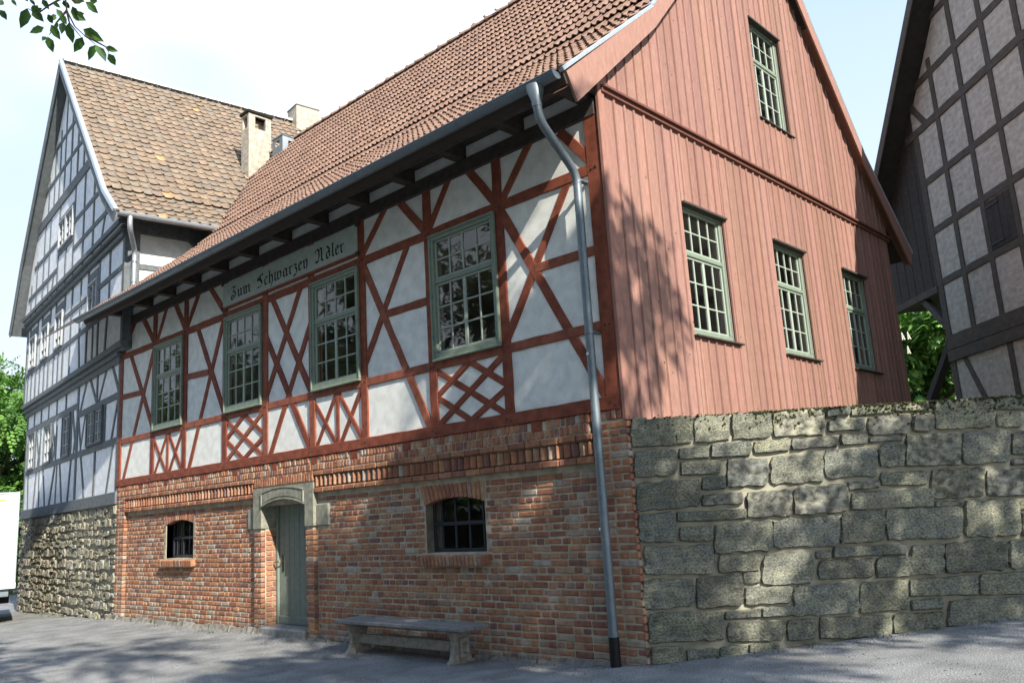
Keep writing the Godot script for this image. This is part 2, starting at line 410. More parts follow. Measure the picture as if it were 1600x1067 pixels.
# a casement window: two rows of four lights over a pair of three-high sashes; origin at the lower left of its frame, front at z = 0
func casement(parent: Node, t: Transform3D, w: float, h: float, casing: bool, paint: Material, bars: Material, cols := 4, rows_up := 2, rows_low := 3) -> Node3D:
	var o := node(parent, "window", t)
	var fw := 0.072 if casing else 0.05
	var mb := MB.new()
	var zf := 0.028 if casing else 0.0
	box2(mb, Vector3(0, 0, -0.09), Vector3(w, fw + 0.03, zf), 0.008)
	box2(mb, Vector3(0, h - fw, -0.09), Vector3(w, h, zf), 0.008)
	box2(mb, Vector3(0, fw + 0.03, -0.09), Vector3(fw, h - fw, zf - 0.001), 0.008)
	box2(mb, Vector3(w - fw, fw + 0.03, -0.09), Vector3(w, h - fw, zf - 0.001), 0.008)
	if casing:
		for q in [[Vector3(-0.018, h - 0.022, 0), Vector3(w + 0.018, h + 0.014, 0.05)], [Vector3(-0.018, -0.014, 0), Vector3(w + 0.018, 0.022, 0.05)], [Vector3(-0.018, 0.023, 0), Vector3(0.016, h - 0.023, 0.045)], [Vector3(w - 0.016, 0.023, 0), Vector3(w + 0.018, h - 0.023, 0.045)]]:
			box2(mb, q[0], q[1], 0.008)
	put(o, "frame", mb.mesh(), paint)
	var ty := h * 0.625
	var x0 := fw; var x1 := w - fw; var y0 := fw + 0.03; var y1 := h - fw
	mb = MB.new()
	box2(mb, Vector3(x0, ty - 0.04, -0.075), Vector3(x1, ty + 0.03, zf - 0.008), 0.012)
	put(o, "transom", mb.mesh(), paint)
	# sashes
	var cx := (x0 + x1) * 0.5
	var sets := [[x0, x1, ty + 0.03, y1, cols, rows_up], [x0, cx, y0, ty - 0.04, cols / 2, rows_low], [cx, x1, y0, ty - 0.04, cols / 2, rows_low]]
	for s in sets:
		var b := 0.026
		var z := zf - 0.03
		mb = MB.new()
		box2(mb, Vector3(s[0], s[2], z - 0.03), Vector3(s[1], s[2] + b, z), 0.004)
		box2(mb, Vector3(s[0], s[3] - b, z - 0.03), Vector3(s[1], s[3], z), 0.004)
		box2(mb, Vector3(s[0], s[2] + b, z - 0.03), Vector3(s[0] + b, s[3] - b, z - 0.001), 0.004)
		box2(mb, Vector3(s[1] - b, s[2] + b, z - 0.03), Vector3(s[1], s[3] - b, z - 0.001), 0.004)
		put(o, "sash", mb.mesh(), bars)
		var ax: float = s[0] + b; var bx: float = s[1] - b; var ay: float = s[2] + b; var by: float = s[3] - b
		for i in range(1, s[4]):
			var x := lerpf(ax, bx, float(i) / s[4])
			pbox(o, "glazing_bar", Vector3(x - 0.011, ay, z - 0.026), Vector3(x + 0.011, by, z - 0.004), bars, 0.004)
		for i in range(1, s[5]):
			var y := lerpf(ay, by, float(i) / s[5])
			pbox(o, "glazing_bar", Vector3(ax, y - 0.011, z - 0.025), Vector3(bx, y + 0.011, z - 0.006), bars, 0.004)
		for i in s[4]:
			for j in s[5]:
				var wob := Basis(Vector3(0, 1, 0), rng.randf_range(-0.008, 0.008)) * Basis(Vector3(1, 0, 0), rng.randf_range(-0.008, 0.008))
				var pw: float = (bx - ax) / s[4]; var ph: float = (by - ay) / s[5]
				var key := "pane%.3f_%.3f" % [pw, ph]
				if not cache.has(key):
					var q := MB.new()
					q.quad(Vector3(-pw / 2, -ph / 2, 0), Vector3(pw / 2, -ph / 2, 0), Vector3(pw / 2, ph / 2, 0), Vector3(-pw / 2, ph / 2, 0))
					cache[key] = q.mesh()
				put(o, "pane", cache[key], M.glass, Transform3D(wob, Vector3(ax + pw * (i + 0.5), ay + ph * (j + 0.5), z - 0.02)))
	if not casing: return o
	for sx in [0.012, w - 0.012]:   # hinges
		for hy in [0.3, h * 0.5]:
			pbox(o, "hinge", Vector3(sx - 0.012, hy, 0.03), Vector3(sx + 0.012, hy + 0.05, 0.052), M.zinc, 0.004)
	return o

func gutter(parent: Node, a: Vector3, b: Vector3, r: float, m: Material) -> void:
	var g := node(parent, "gutter")
	var d := (b - a).normalized()
	var side := d.cross(Vector3.UP).normalized()
	var l := (b - a).length()
	var mb := MB.new()
	var seg := 12
	for k in seg:
		var p := []
		for i in 2:
			var an := PI + PI * (k + i) / seg
			p.append(side * cos(an) + Vector3.UP * sin(an))
		mb.sq(a + p[0] * r, b + p[0] * r, b + p[1] * r, a + p[1] * r, p[0], p[0], p[1], p[1])
		mb.sq(a + p[1] * (r - 0.004), b + p[1] * (r - 0.004), b + p[0] * (r - 0.004), a + p[0] * (r - 0.004), -p[1], -p[1], -p[0], -p[0])
	tube(mb, [a + side * r, b + side * r], [0.009, 0.009], 8)
	tube(mb, [a - side * r, b - side * r], [0.009, 0.009], 8)
	for e in [a, b]:
		var poly := []
		for k in seg + 1:
			var an := PI + PI * k / seg
			poly.append(e + (side * cos(an) + Vector3.UP * sin(an)) * r)
		for k in range(1, seg): mb.tri(poly[0], poly[k], poly[k + 1])
	put(g, "trough", mb.mesh(), m)
	var n := int(l / 1.02)
	for i in range(1, n + 1):   # seams
		var c := a + d * (i * l / (n + 0.55))
		mb = MB.new()
		for k in seg:
			var p := []
			for j in 2:
				var an := PI + PI * (k + j) / seg
				p.append(side * cos(an) + Vector3.UP * sin(an))
			mb.sq(c + p[0] * (r + 0.004), c + d * 0.022 + p[0] * (r + 0.004), c + d * 0.022 + p[1] * (r + 0.004), c + p[1] * (r + 0.004), p[0], p[0], p[1], p[1])
		put(g, "seam", mb.mesh(), m)

func pipe_elbow(pts: Array, soft := 0.12, n := 5) -> Array:   # rounds the corners of a path
	var o := [pts[0]]
	for i in range(1, pts.size() - 1):
		var a: Vector3 = pts[i] + (pts[i - 1] - pts[i]).normalized() * soft
		var b: Vector3 = pts[i] + (pts[i + 1] - pts[i]).normalized() * soft
		for k in n + 1:
			var f := float(k) / n
			o.append(a.lerp(pts[i], f).lerp(pts[i].lerp(b, f), f))
	o.append(pts[-1])
	return o

func rock_face(mb: MB, q: Array, depth: float, bulge: float, sd: int, col: Color, cell := 0.06) -> void:   # quad of 2D corners tl tr br bl -> block with a rough pillowed face at z = 0
	var tl: Vector2 = q[0]; var tr: Vector2 = q[1]; var br: Vector2 = q[2]; var bl: Vector2 = q[3]
	var nx := clampi(int((tr - tl).length() / cell) + 2, 4, 13)
	var ny := clampi(int((bl - tl).length() / cell) + 2, 4, 9)
	var f := FastNoiseLite.new()
	f.seed = sd; f.frequency = 3.2; f.fractal_octaves = 3
	var P := []
	var lx := (tr - tl).length(); var ly := (bl - tl).length()
	var rim_w := 0.016
	for j in ny + 1:
		var row := []
		for i in nx + 1:
			var u := 0.0 if i == 0 else (1.0 if i == nx else lerpf(rim_w / lx, 1.0 - rim_w / lx, float(i - 1) / (nx - 2)))
			var v := 0.0 if j == 0 else (1.0 if j == ny else lerpf(rim_w / ly, 1.0 - rim_w / ly, float(j - 1) / (ny - 2)))
			var p := tl.lerp(tr, u).lerp(bl.lerp(br, u), v)
			var ex := minf(u, 1 - u) * (tr - tl).length(); var ey := minf(v, 1 - v) * (bl - tl).length()
			var e := minf(ex, ey)
			var rnd := 1.0 - clampf(e / rim_w, 0, 1)
			var z := bulge * (1 - rnd * rnd) + f.get_noise_2d(p.x * 1.6 + sd * 3.1, p.y * 1.6) * bulge * 1.9 - rnd * bulge * 1.1
			# chipped, uneven outline with rounded corners
			var cen := (tl + br) * 0.5
			var ci := (i <= 1 or i >= nx - 1) and (j <= 1 or j >= ny - 1)
			var rag := minf(0.024, minf(lx, ly) * 0.09)
			p += Vector2(f.get_noise_2d(p.x * 2.2 + sd, p.y * 2.2), f.get_noise_2d(p.x * 2.2, p.y * 2.2 + sd + 50.0)) * rag
			if e < 0.001: p += (cen - p).normalized() * (rag * (1.1 if ci else 0.15) + 0.012 * absf(f.get_noise_2d(p.x * 4, p.y * 4 + sd)))
			elif ci: p += (cen - p).normalized() * rag * 0.5
			row.append(Vector3(p.x, p.y, z))
		P.append(row)
	for j in ny:
		for i in nx:
			mb.quad(P[j + 1][i], P[j + 1][i + 1], P[j][i + 1], P[j][i], col)
	var rim := []
	for i in nx + 1: rim.append(P[ny][i])
	for j in range(ny - 1, -1, -1): rim.append(P[j][nx])
	for i in range(nx - 1, -1, -1): rim.append(P[0][i])
	for j in range(1, ny): rim.append(P[j][0])
	for k in rim.size():
		var a: Vector3 = rim[k]; var b: Vector3 = rim[(k + 1) % rim.size()]
		mb.quad(Vector3(a.x, a.y, -depth), Vector3(b.x, b.y, -depth), b, a, col)

# ------------------------------------------------------------------ roofs
func main_roof_y(z: float) -> float:
	var c := absf(z + 4.68)
	var p := [[0.0, 12.05], [1.78, 9.87], [3.55, 7.80], [5.52, 6.17]]
	for i in 3:
		if c <= p[i + 1][0]: return lerpf(p[i][1], p[i + 1][1], (c - p[i][0]) / (p[i + 1][0] - p[i][0]))
	return 6.17 - (c - 5.52) * 0.83

func house_s(p: Vector3) -> Vector2:   # place of a world point along the neighbouring front and in front of it
	var q := p - Vector3(-13.4, 0, 0)
	return Vector2(q.dot(Vector3(-0.99255, 0, -0.12187)), q.dot(Vector3(-0.12187, 0, 0.99255)))

func house_roof_y(s: float) -> float:
	if s < -0.1: return lerpf(9.15, 8.36, (-0.1 - s) / 1.0)
	if s < 5.25: return lerpf(9.15, 14.95, (s + 0.1) / 5.35)
	if s < 9.4: return lerpf(14.95, 10.1, (s - 5.25) / 4.15)
	return lerpf(10.1, 8.1, (s - 9.4) / 1.3)

func tile_shape(key: String, w: float, l: float, kind: int, seg: int) -> void:
	var mb := MB.new()
	var top := []
	for i in seg + 1:
		var u := float(i) / seg
		var x := (u - 0.5) * w
		var y := 0.0
		if kind == 0: y = 0.017 * cos(u * TAU * 2.0 + 0.6) + (0.012 if u > 0.9 else 0.0)
		else: y = -0.010 * sin(clampf(u / 0.74, 0, 1) * PI) + (0.032 * sin((u - 0.74) / 0.26 * PI) if u > 0.74 else 0.0)
		top.append(Vector2(x, y))
	var lift := 0.058 if kind == 0 else 0.045
	for i in seg:
		var a: Vector2 = top[i]; var b: Vector2 = top[i + 1]
		var n := Vector3(-(b.y - a.y), b.x - a.x, 0).normalized()
		var low0 := Vector3(a.x, a.y + lift, 0); var low1 := Vector3(b.x, b.y + lift, 0)
		var up0 := Vector3(a.x, a.y * 0.85 + 0.012, -l); var up1 := Vector3(b.x, b.y * 0.85 + 0.012, -l)
		mb.quad(low0, low1, up1, up0)
		mb.quad(low0 - Vector3(0, 0.02, 0.004), low1 - Vector3(0, 0.02, 0.004), low1, low0)
	for e in [0, seg]:
		var a: Vector2 = top[e]
		var p := Vector3(a.x, a.y + lift, 0); var q := Vector3(a.x, a.y * 0.85 + 0.012, -l)
		if e == 0: mb.quad(p - Vector3(0, 0.02, 0), p, q, q - Vector3(0, 0.012, 0))
		else: mb.quad(p, p - Vector3(0, 0.02, 0), q - Vector3(0, 0.012, 0), q)
	cache["S" + key] = mb

func tone(list: Array) -> Color:
	var c: Color = list[rng.randi() % list.size()]
	return c

# ------------------------------------------------------------------ blackletter for the sign
func glyphs() -> Dictionary:
	var g := {}
	var mi := func(x: float) -> Array: return [[x - 0.06, 0.93], [x + 0.05, 0.80], [x + 0.05, 0.17], [x + 0.18, 0.03]]
	g["u"] = [0.86, [mi.call(0.12), [[0.30, 0.03], [0.50, 0.18]], mi.call(0.52)]]
	g["n"] = [0.86, [mi.call(0.12), [[0.20, 0.78], [0.40, 0.97], [0.56, 0.84], [0.56, 0.10], [0.48, -0.12]]]]
	g["m"] = [1.26, [mi.call(0.12), [[0.20, 0.78], [0.36, 0.97], [0.50, 0.84], [0.50, 0.15], [0.60, 0.03]], [[0.60, 0.78], [0.76, 0.97], [0.92, 0.84], [0.92, 0.15], [1.06, 0.02]]]]
	g["c"] = [0.66, [[[0.46, 0.86], [0.30, 0.98], [0.12, 0.78], [0.12, 0.22], [0.28, 0.02], [0.50, 0.16]]]]
	g["h"] = [0.84, [[[0.02, 1.46], [0.16, 1.56], [0.14, 1.40], [0.14, 0.17], [0.26, 0.03]], [[0.20, 0.76], [0.38, 0.96], [0.56, 0.80], [0.56, 0.10], [0.44, -0.30], [0.34, -0.42]]]]
	g["w"] = [1.24, [[[0.02, 0.93], [0.14, 1.04], [0.12, 0.20], [0.26, 0.03], [0.42, 0.16]], [[0.42, 0.93], [0.52, 1.02], [0.52, 0.18]], [[0.52, 0.18], [0.66, 0.03], [0.96, 0.20], [0.98, 0.66], [0.84, 0.97], [0.70, 0.86]]]]
	g["a"] = [0.86, [[[0.46, 0.92], [0.26, 0.96], [0.12, 0.74], [0.12, 0.22], [0.26, 0.04], [0.50, 0.20]], [[0.42, 0.94], [0.54, 0.84], [0.54, 0.17], [0.68, 0.03]]]]
	g["r"] = [0.64, [mi.call(0.12), [[0.20, 0.74], [0.36, 0.94], [0.48, 0.86]]]]
	g["z"] = [0.66, [[[0.08, 0.84], [0.22, 0.98], [0.44, 0.84], [0.24, 0.56]], [[0.24, 0.56], [0.46, 0.42], [0.48, 0.06], [0.28, -0.32], [0.10, -0.40], [0.14, -0.16]]]]
	g["e"] = [0.64, [[[0.16, 0.52], [0.44, 0.66], [0.42, 0.86], [0.28, 0.98], [0.12, 0.78], [0.12, 0.22], [0.28, 0.02], [0.50, 0.18]]]]
	g["d"] = [0.80, [[[0.50, 0.50], [0.54, 0.22], [0.30, 0.00], [0.12, 0.22], [0.12, 0.64], [0.32, 0.84], [0.52, 0.62], [0.44, 1.10], [0.18, 1.42]]]]
	g["l"] = [0.44, [[[0.02, 1.44], [0.16, 1.54], [0.14, 0.17], [0.28, 0.02]]]]
	g["Z"] = [1.06, [[[0.16, 1.34], [0.34, 1.52], [0.62, 1.42], [0.80, 1.54]], [[0.66, 1.40], [0.40, 0.98], [0.30, 0.90]], [[0.34, 0.92], [0.66, 0.86], [0.74, 0.44], [0.58, 0.02], [0.28, -0.10], [0.08, 0.14], [0.16, 0.46], [0.38, 0.44], [0.44, 0.22], [0.30, 0.14]]]]
	g["S"] = [1.16, [[[0.96, 1.40], [0.80, 1.56], [0.50, 1.44], [0.34, 1.16], [0.46, 0.94], [0.78, 0.74], [0.84, 0.40], [0.62, 0.08], [0.34, 0.04]], [[0.02, 0.02], [0.18, 0.12], [0.40, 0.02]], [[0.62, 1.40], [0.60, 1.0], [0.62, 0.7]], [[0.22, 1.24], [0.14, 0.98], [0.28, 0.86]]]]
	g["A"] = [1.50, [[[0.10, 1.20], [0.16, 1.46], [0.38, 1.52], [0.58, 1.28], [0.60, 0.60], [0.44, 0.20], [0.26, 0.06]], [[0.02, 0.10], [0.16, 0.20], [0.34, 0.02], [0.50, 0.12]], [[0.80, 1.56], [0.94, 1.40], [0.94, 0.20], [1.10, 0.02], [1.22, 0.14]], [[0.58, 1.26], [0.80, 1.54]]]]
	return g

func write_word(parent: Node, word: String, x0: float, x1: float, base: float, xh: float, z: float, g: Dictionary) -> void:
	var total := 0.0
	for ch in word: total += g[ch][0]
	var sx := (x1 - x0) / total
	var x := x0
	var nib := Vector2(0.78, 0.62) * 0.105
	for ch in word:
		var mb := MB.new()
		for path in g[ch][1]:
			for i in path.size() - 1:
				var a := Vector2(path[i][0], path[i][1]); var b := Vector2(path[i + 1][0], path[i + 1][1])
				var pts := PackedVector2Array()
				for s in [a - nib, b - nib, b + nib, a + nib, a + nib * 0.5 + Vector2(0.02, -0.02), b - nib * 0.5 + Vector2(-0.02, 0.02), a + Vector2(0.025, -0.02), a - Vector2(0.025, -0.02), b + Vector2(0.025, -0.02), b - Vector2(0.025, -0.02)]:
					pts.append(Vector2(s.x * sx, s.y * xh))
				prism(mb, Geometry2D.convex_hull(pts).slice(0, -1), 0, 0.0012 + 0.0004 * (i % 3))
		put(parent, "letter", mb.mesh(), M.ink, Transform3D(Basis(), Vector3(x, base, z)))
		x += g[ch][0] * sx

# ------------------------------------------------------------------ the tavern
func build_tavern() -> void:
	var H := node(self, "tavern")
	tag(H, "tavern with red timber frame over brick ground floor and pink boarded gable", "house")
	brick_base(H)
	tavern_front(H)
	tavern_gable(H)
	tavern_roof(H)
	# shell: floors and hidden walls, with thickness
	var sh := node(H, "inner_shell")
	pbox(sh, "floor_slab", Vector3(-13.3, 2.30, -9.35), Vector3(-0.25, 2.48, -0.16), M.room)
	pbox(sh, "ceiling_slab", Vector3(-13.3, 6.06, -9.35), Vector3(-0.25, 6.2, -0.16), M.room)
	pbox(sh, "rear_wall", Vector3(-13.3, -0.3, -9.6), Vector3(-0.25, 6.3, -9.36), M.room)
	pbox(sh, "party_wall", Vector3(-13.6, -0.3, -9.35), Vector3(-13.31, 6.3, -0.2), M.room)
	pbox(sh, "inner_wall", Vector3(-13.3, -0.3, -4.2), Vector3(-0.3, 2.29, -4.0), M.room)
	pbox(sh, "inner_wall", Vector3(-13.3, 2.49, -6.2), Vector3(-3.2, 6.05, -6.0), M.room)

func brick_base(H: Node) -> void:
	var W := node(H, "brick_wall")
	# bedding wall behind the bricks
	var holes := [Rect2(-7.50, -0.4, 1.32, 2.27), Rect2(-3.43, 1.06, 1.13, 0.70), Rect2(-11.12, 1.05, 1.11, 0.72)]
	var mb := MB.new()
	wall_with_holes(mb, -13.38, -0.06, -0.4, 2.56, holes, -0.34, -0.075)
	box2(mb, Vector3(-0.06, -0.4, -0.3), Vector3(0.02, 2.40, -0.075), 0.002)
	put(W, "mortar_bed", mb.mesh(), M.mortar)
	mb = MB.new()   # pilasters and the strip over the panels stand forward
	for r in [[-13.38, -12.95, -0.4, 2.55], [-0.47, 0.025, -0.4, 2.55], [-7.74, -7.48, -0.4, 1.5], [-6.2, -5.96, -0.4, 1.5], [-12.95, -7.74, 2.33, 2.55], [-5.96, -0.47, 2.33, 2.55], [-7.74, -5.96, 2.17, 2.55]]:
		box2(mb, Vector3(r[0] + 0.04, r[2], -0.075), Vector3(r[1] - 0.04, r[3], -0.009), 0.002)
	for r in [[-12.95, -7.74], [-5.96, -0.47]]:
		box2(mb, Vector3(r[0], 2.0, -0.075), Vector3(r[1], 2.082, -0.045), 0.002)
		box2(mb, Vector3(r[0], 2.258, -0.075), Vector3(r[1], 2.329, -0.045), 0.002)
	put(W, "mortar_strip", mb.mesh(), M.mortar)
	# brick shapes
	for d in [["stretcher", Vector3(0.252, 0.066, 0.08)], ["header", Vector3(0.121, 0.066, 0.08)], ["closer", Vector3(0.062, 0.066, 0.08)], ["soldier", Vector3(0.062, 0.103, 0.07)], ["saw", Vector3(0.085, 0.155, 0.085)]]:
		for k in 3:
			var b := MB.new()
			bev(b, Transform3D(), d[1], 0.008 + 0.003 * k)
			# worn arrises and uneven faces
			var f := FastNoiseLite.new()
			f.seed = 40 + k; f.frequency = 9.0
			for i in b.v.size():
				var p := b.v[i]
				b.v[i] = p + Vector3(f.get_noise_3dv(p), f.get_noise_3dv(p + Vector3(7, 0, 0)), f.get_noise_3dv(p + Vector3(0, 9, 0)) * 0.6) * 0.006
			cache["S%s%d" % [d[0], k]] = b
	var T1 := [Color(0.54, 0.27, 0.155), Color(0.48, 0.225, 0.135), Color(0.60, 0.32, 0.18), Color(0.42, 0.19, 0.12), Color(0.46, 0.22, 0.14), Color(0.53, 0.275, 0.17), Color(0.40, 0.19, 0.13), Color(0.54, 0.255, 0.145)]
	var T2 := [Color(0.33, 0.175, 0.135), Color(0.56, 0.42, 0.32), Color(0.50, 0.32, 0.235), Color(0.30, 0.17, 0.145), Color(0.58, 0.37, 0.235), Color(0.54, 0.46, 0.37), Color(0.46, 0.30, 0.225)]
	var P := Pieces.new(self, W, "brick", M.brick)
	var rows := 34
	var ch := 0.0815
	var spans := [[-13.38, -12.955, 0.0, 2.45], [-12.945, -7.745, -0.065, 2.0], [-7.735, -5.965, 0.0, 2.34], [-5.955, -0.475, -0.065, 2.0], [-0.465, 0.028, 0.0, 2.45]]
	for sp in spans:
		for j in rows:
			var y := -0.26 + (j + 0.5) * ch
			if y + 0.03 > sp[3]: continue
			var pil: bool = sp[1] - sp[0] < 0.6
			var stretch := j % 2 == 0
			var x: float = sp[1]
			var first := true
			while x - sp[0] > 0.03:
				var l := 0.264 if stretch else 0.132
				if first and not stretch and not pil: l = 0.198
				if rng.randf() < 0.07 and not pil: l = 0.132 if stretch else 0.264
				first = false
				l *= rng.randf_range(0.97, 1.03)
				if x - l < sp[0] + 0.045: l = x - sp[0]
				var a := x - l; var b := x
				x -= l
				# openings
				var pieces := [[a, b]]
				for o in [[-7.487, -6.197, -1.0, 1.50], [-7.74, -5.96, 1.50, 2.17], [-8.0, -7.74, 1.50, 1.83], [-5.96, -5.63, 1.50, 1.83], [-3.437, -2.292, 1.03, 1.70], [-3.54, -2.27, 1.68, 1.95], [-3.54, -2.27, 0.89, 1.055], [-11.127, -10.003, 1.03, 1.70], [-11.20, -9.93, 1.68, 1.94], [-11.32, -9.97, 0.88, 1.05]]:
					if y < o[2] - 0.02 or y > o[3] + 0.02: continue
					var nx := []
					for q in pieces:
						if q[1] <= o[0] or q[0] >= o[1]: nx.append(q); continue
						if o[0] - q[0] > 0.03: nx.append([q[0], o[0]])
						if q[1] - o[1] > 0.03: nx.append([o[1], q[1]])
					pieces = nx
				for q in pieces:
					var w: float = q[1] - q[0] - 0.015
					var sh := "stretcher" if w > 0.17 else ("header" if w > 0.085 else "closer")
					var full: float = 0.252 if w > 0.17 else (0.121 if w > 0.085 else 0.062)
					var tn := tone(T1) if rng.randf() < 0.72 else tone(T2)
					if y < 0.12 and rng.randf() < (0.7 if y < -0.05 else 0.4): tn = tone([Color(0.52, 0.42, 0.32), Color(0.46, 0.30, 0.22), Color(0.42, 0.36, 0.30)])
					var bs := Basis(Vector3(0, 0, 1), rng.randf_range(-0.008, 0.008)) * Basis.from_scale(Vector3(w / full, rng.randf_range(0.97, 1.03), 1))
					P.add(sh + str(rng.randi() % 3), Transform3D(bs, Vector3((q[0] + q[1]) * 0.5, y + rng.randf_range(-0.002, 0.002), sp[2] - 0.04 + rng.randf_range(-0.003, 0.004))), tn, w)
	# string courses above and below the sawtooth band
	for r in [[-12.95, -7.74], [-5.96, -0.47]]:
		for yy in [2.042, 2.298]:
			var x: float = r[0]
			while x < r[1] - 0.05:
				var l := minf(0.262, r[1] - x)
				P.add("stretcher" + str(rng.randi() % 3), Transform3D(Basis.from_scale(Vector3((l - 0.012) / 0.252, 1.08, 1)), Vector3(x + l * 0.5, yy, -0.035 + rng.randf_range(-0.003, 0.003))), tone(T1), l)
				x += l
	P.finish()
	var SW := Pieces.new(self, W, "sawtooth_brick", M.brick)
	for r in [[-12.95, -7.74], [-5.96, -0.47]]:
		var n := int((r[1] - r[0]) / 0.118)
		for i in n:
			SW.add("saw" + str(rng.randi() % 3), Transform3D(Basis(Vector3.UP, PI / 4 + rng.randf_range(-0.06, 0.06)), Vector3(lerpf(r[0], r[1], (i + 0.5) / n), 2.17, -0.055)), tone(T1) if rng.randf() < 0.6 else tone(T2), 0.1)
	SW.finish()
	var SO := Pieces.new(self, W, "soldier_brick", M.brick)
	var stubs := [-12.2, -11.05, -9.55, -8.36, -7.1, -5.93, -4.9, -3.7, -1.29]
	for row in 2:
		var y := 2.395 + row * 0.112
		var x := -13.34 + row * 0.03
		while x < 0.0:
			var hit := false
			if row == 1:
				for s in stubs:
					if absf(x - s) < 0.13: hit = true
			if row == 0 and x > -0.5: hit = true
			if not hit: SO.add("soldier" + str(rng.randi() % 3), Transform3D(Basis(Vector3(0, 0, 1), rng.randf_range(-0.03, 0.03)), Vector3(x, y, -0.032 + rng.randf_range(-0.004, 0.006))), tone(T1) if rng.randf() < 0.62 else tone(T2), 0.08)
			x += 0.0735
	var x2 := -7.70   # tall course over the door stone
	while x2 < -5.98:
		SO.add("soldier" + str(rng.randi() % 3), Transform3D(Basis.from_scale(Vector3(1, 1.35, 1)), Vector3(x2, 2.25, -0.03)), tone(T1), 0.09)
		x2 += 0.0735
	SO.finish()
	for s in stubs: pbox(W, "joist_end", Vector3(s - 0.085, 2.44, -0.2), Vector3(s + 0.085, 2.563, 0.004), M.red_timber, 0.006)
	# flat arches and sills of the cellar windows
	for c in [[-3.535, -2.275, -3.43, -2.30], [-11.19, -9.94, -11.12, -10.01]]:
		var ar := node(H, "cellar_window")
		var n := 15
		var mid: float = (c[2] + c[3]) * 0.5
		for i in n:
			var u := (i + 0.5) / n
			var xb := lerpf(c[2] - 0.02, c[3] + 0.02, u)
			var xt := lerpf(c[0], c[1], u)
			var half: float = (c[3] - c[2]) * 0.5
			var yb := 1.675 + 0.08 * (1.0 - pow((xb - mid) / half, 2.0))
			var a := Vector2(xb, yb + 0.005); var b := Vector2(xt, 1.935)
			var m2 := MB.new()
			bev(m2, Transform3D(), Vector3(0.068, (b - a).length(), 0.12), 0.008, tone(T1) if rng.randf() < 0.75 else tone(T2))
			put(ar, "arch_brick", m2.mesh(), M.brick, Transform3D(Basis(Vector3(0, 0, 1), (b - a).angle() - PI / 2), Vector3((a.x + b.x) * 0.5, (a.y + b.y) * 0.5, -0.12 + rng.randf_range(-0.003, 0.003))))
		var xs: float = c[0] - 0.02
		while xs < c[1] + 0.02:
			var m2 := MB.new()
			bev(m2, Transform3D(Basis(Vector3.RIGHT, 0.12), Vector3.ZERO), Vector3(0.064, 0.125, 0.16), 0.009, tone(T1) if rng.randf() < 0.6 else tone(T2))
			put(ar, "sill_brick", m2.mesh(), M.brick, Transform3D(Basis(), Vector3(xs + 0.035, 0.968, -0.055)))
			xs += 0.0725
		mb = MB.new()
		box2(mb, Vector3(c[0] - 0.01, 0.90, -0.12), Vector3(c[1] + 0.01, 1.02, -0.005), 0.004)
		put(ar, "sill_bed", mb.mesh(), M.mortar)
		mb = MB.new()   # reveals
		box2(mb, Vector3(c[2] - 0.1, 1.03, -0.33), Vector3(c[2], 1.76, -0.066), 0.006)
		box2(mb, Vector3(c[3], 1.03, -0.33), Vector3(c[3] + 0.1, 1.76, -0.066), 0.006)
		put(ar, "reveal", mb.mesh(), M.mortar)
		# iron window
		mb = MB.new()
		var z := -0.2
		box2(mb, Vector3(c[2], 1.06, z - 0.03), Vector3(c[3], 1.105, z), 0.004)
		box2(mb, Vector3(c[2], 1.105, z - 0.03), Vector3(c[2] + 0.04, 1.78, z), 0.004)
		box2(mb, Vector3(c[3] - 0.04, 1.105, z - 0.03), Vector3(c[3], 1.78, z), 0.004)
		box2(mb, Vector3(c[2] + 0.04, 1.40, z - 0.03), Vector3(c[3] - 0.04, 1.45, z + 0.006), 0.004)
		put(ar, "iron_frame", mb.mesh(), M.iron)
		for i in 4:
			var x := lerpf(c[2] + 0.04, c[3] - 0.04, (i + 0.5) / 4.0 + 0.0)
			pbox(ar, "glazing_bar", Vector3(x - 0.014, 1.105, z - 0.025), Vector3(x + 0.014, 1.78, z - 0.002), M.iron, 0.004)
		for i in 5:
			for j in 2:
				var w: float = (c[3] - c[2] - 0.08) / 5.0
				var x: float = c[2] + 0.04 + w * (i + 0.5)
				var q := MB.new()
				var hh := 0.295 if j == 0 else 0.33
				q.quad(Vector3(-w / 2, -hh / 2, 0), Vector3(w / 2, -hh / 2, 0), Vector3(w / 2, hh / 2, 0), Vector3(-w / 2, hh / 2, 0))
				put(ar, "pane", q.mesh(), M.glass, Transform3D(Basis(Vector3.UP, rng.randf_range(-0.01, 0.01)), Vector3(x, 1.105 + 0.1475 if j == 0 else 1.615, z - 0.022)))
	# rough footing
	mb = MB.new()
	var fx := -13.5
	var f2 := FastNoiseLite.new()
	f2.frequency = 1.4
	while fx < -0.35:
		var w := rng.randf_range(0.25, 0.6)
		if fx < -7.6 or fx > -6.15:
			var q := MB.new()
			var hh := 0.05 + 0.05 * f2.get_noise_1d(fx * 3.0) + (0.04 if fx < -7 else 0.0)
			rock_face(q, [Vector2(fx - 0.03, hh), Vector2(fx + w + 0.03, hh), Vector2(fx + w + 0.03, -0.15), Vector2(fx - 0.03, -0.15)], 0.2, 0.03, int(fx * 50) + 900, Color.WHITE, 0.08)
			mb.add(q, Transform3D(Basis(Vector3.RIGHT, -0.35), Vector3(0, ground_y(fx, 0) + 0.0, 0.03)))
		fx += w
	put(W, "footing", mb.mesh(), M.concrete)
	# door
	var D := node(H, "door")
	mb = MB.new()
	var arch := func(x0: float, x1: float, ys: float, rise: float) -> Array:
		var o := []
		for i in 13:
			var u := i / 12.0
			o.append(Vector2(lerpf(x1, x0, u), ys + rise * (1.0 - pow(2.0 * u - 1.0, 2.0))))
		return o
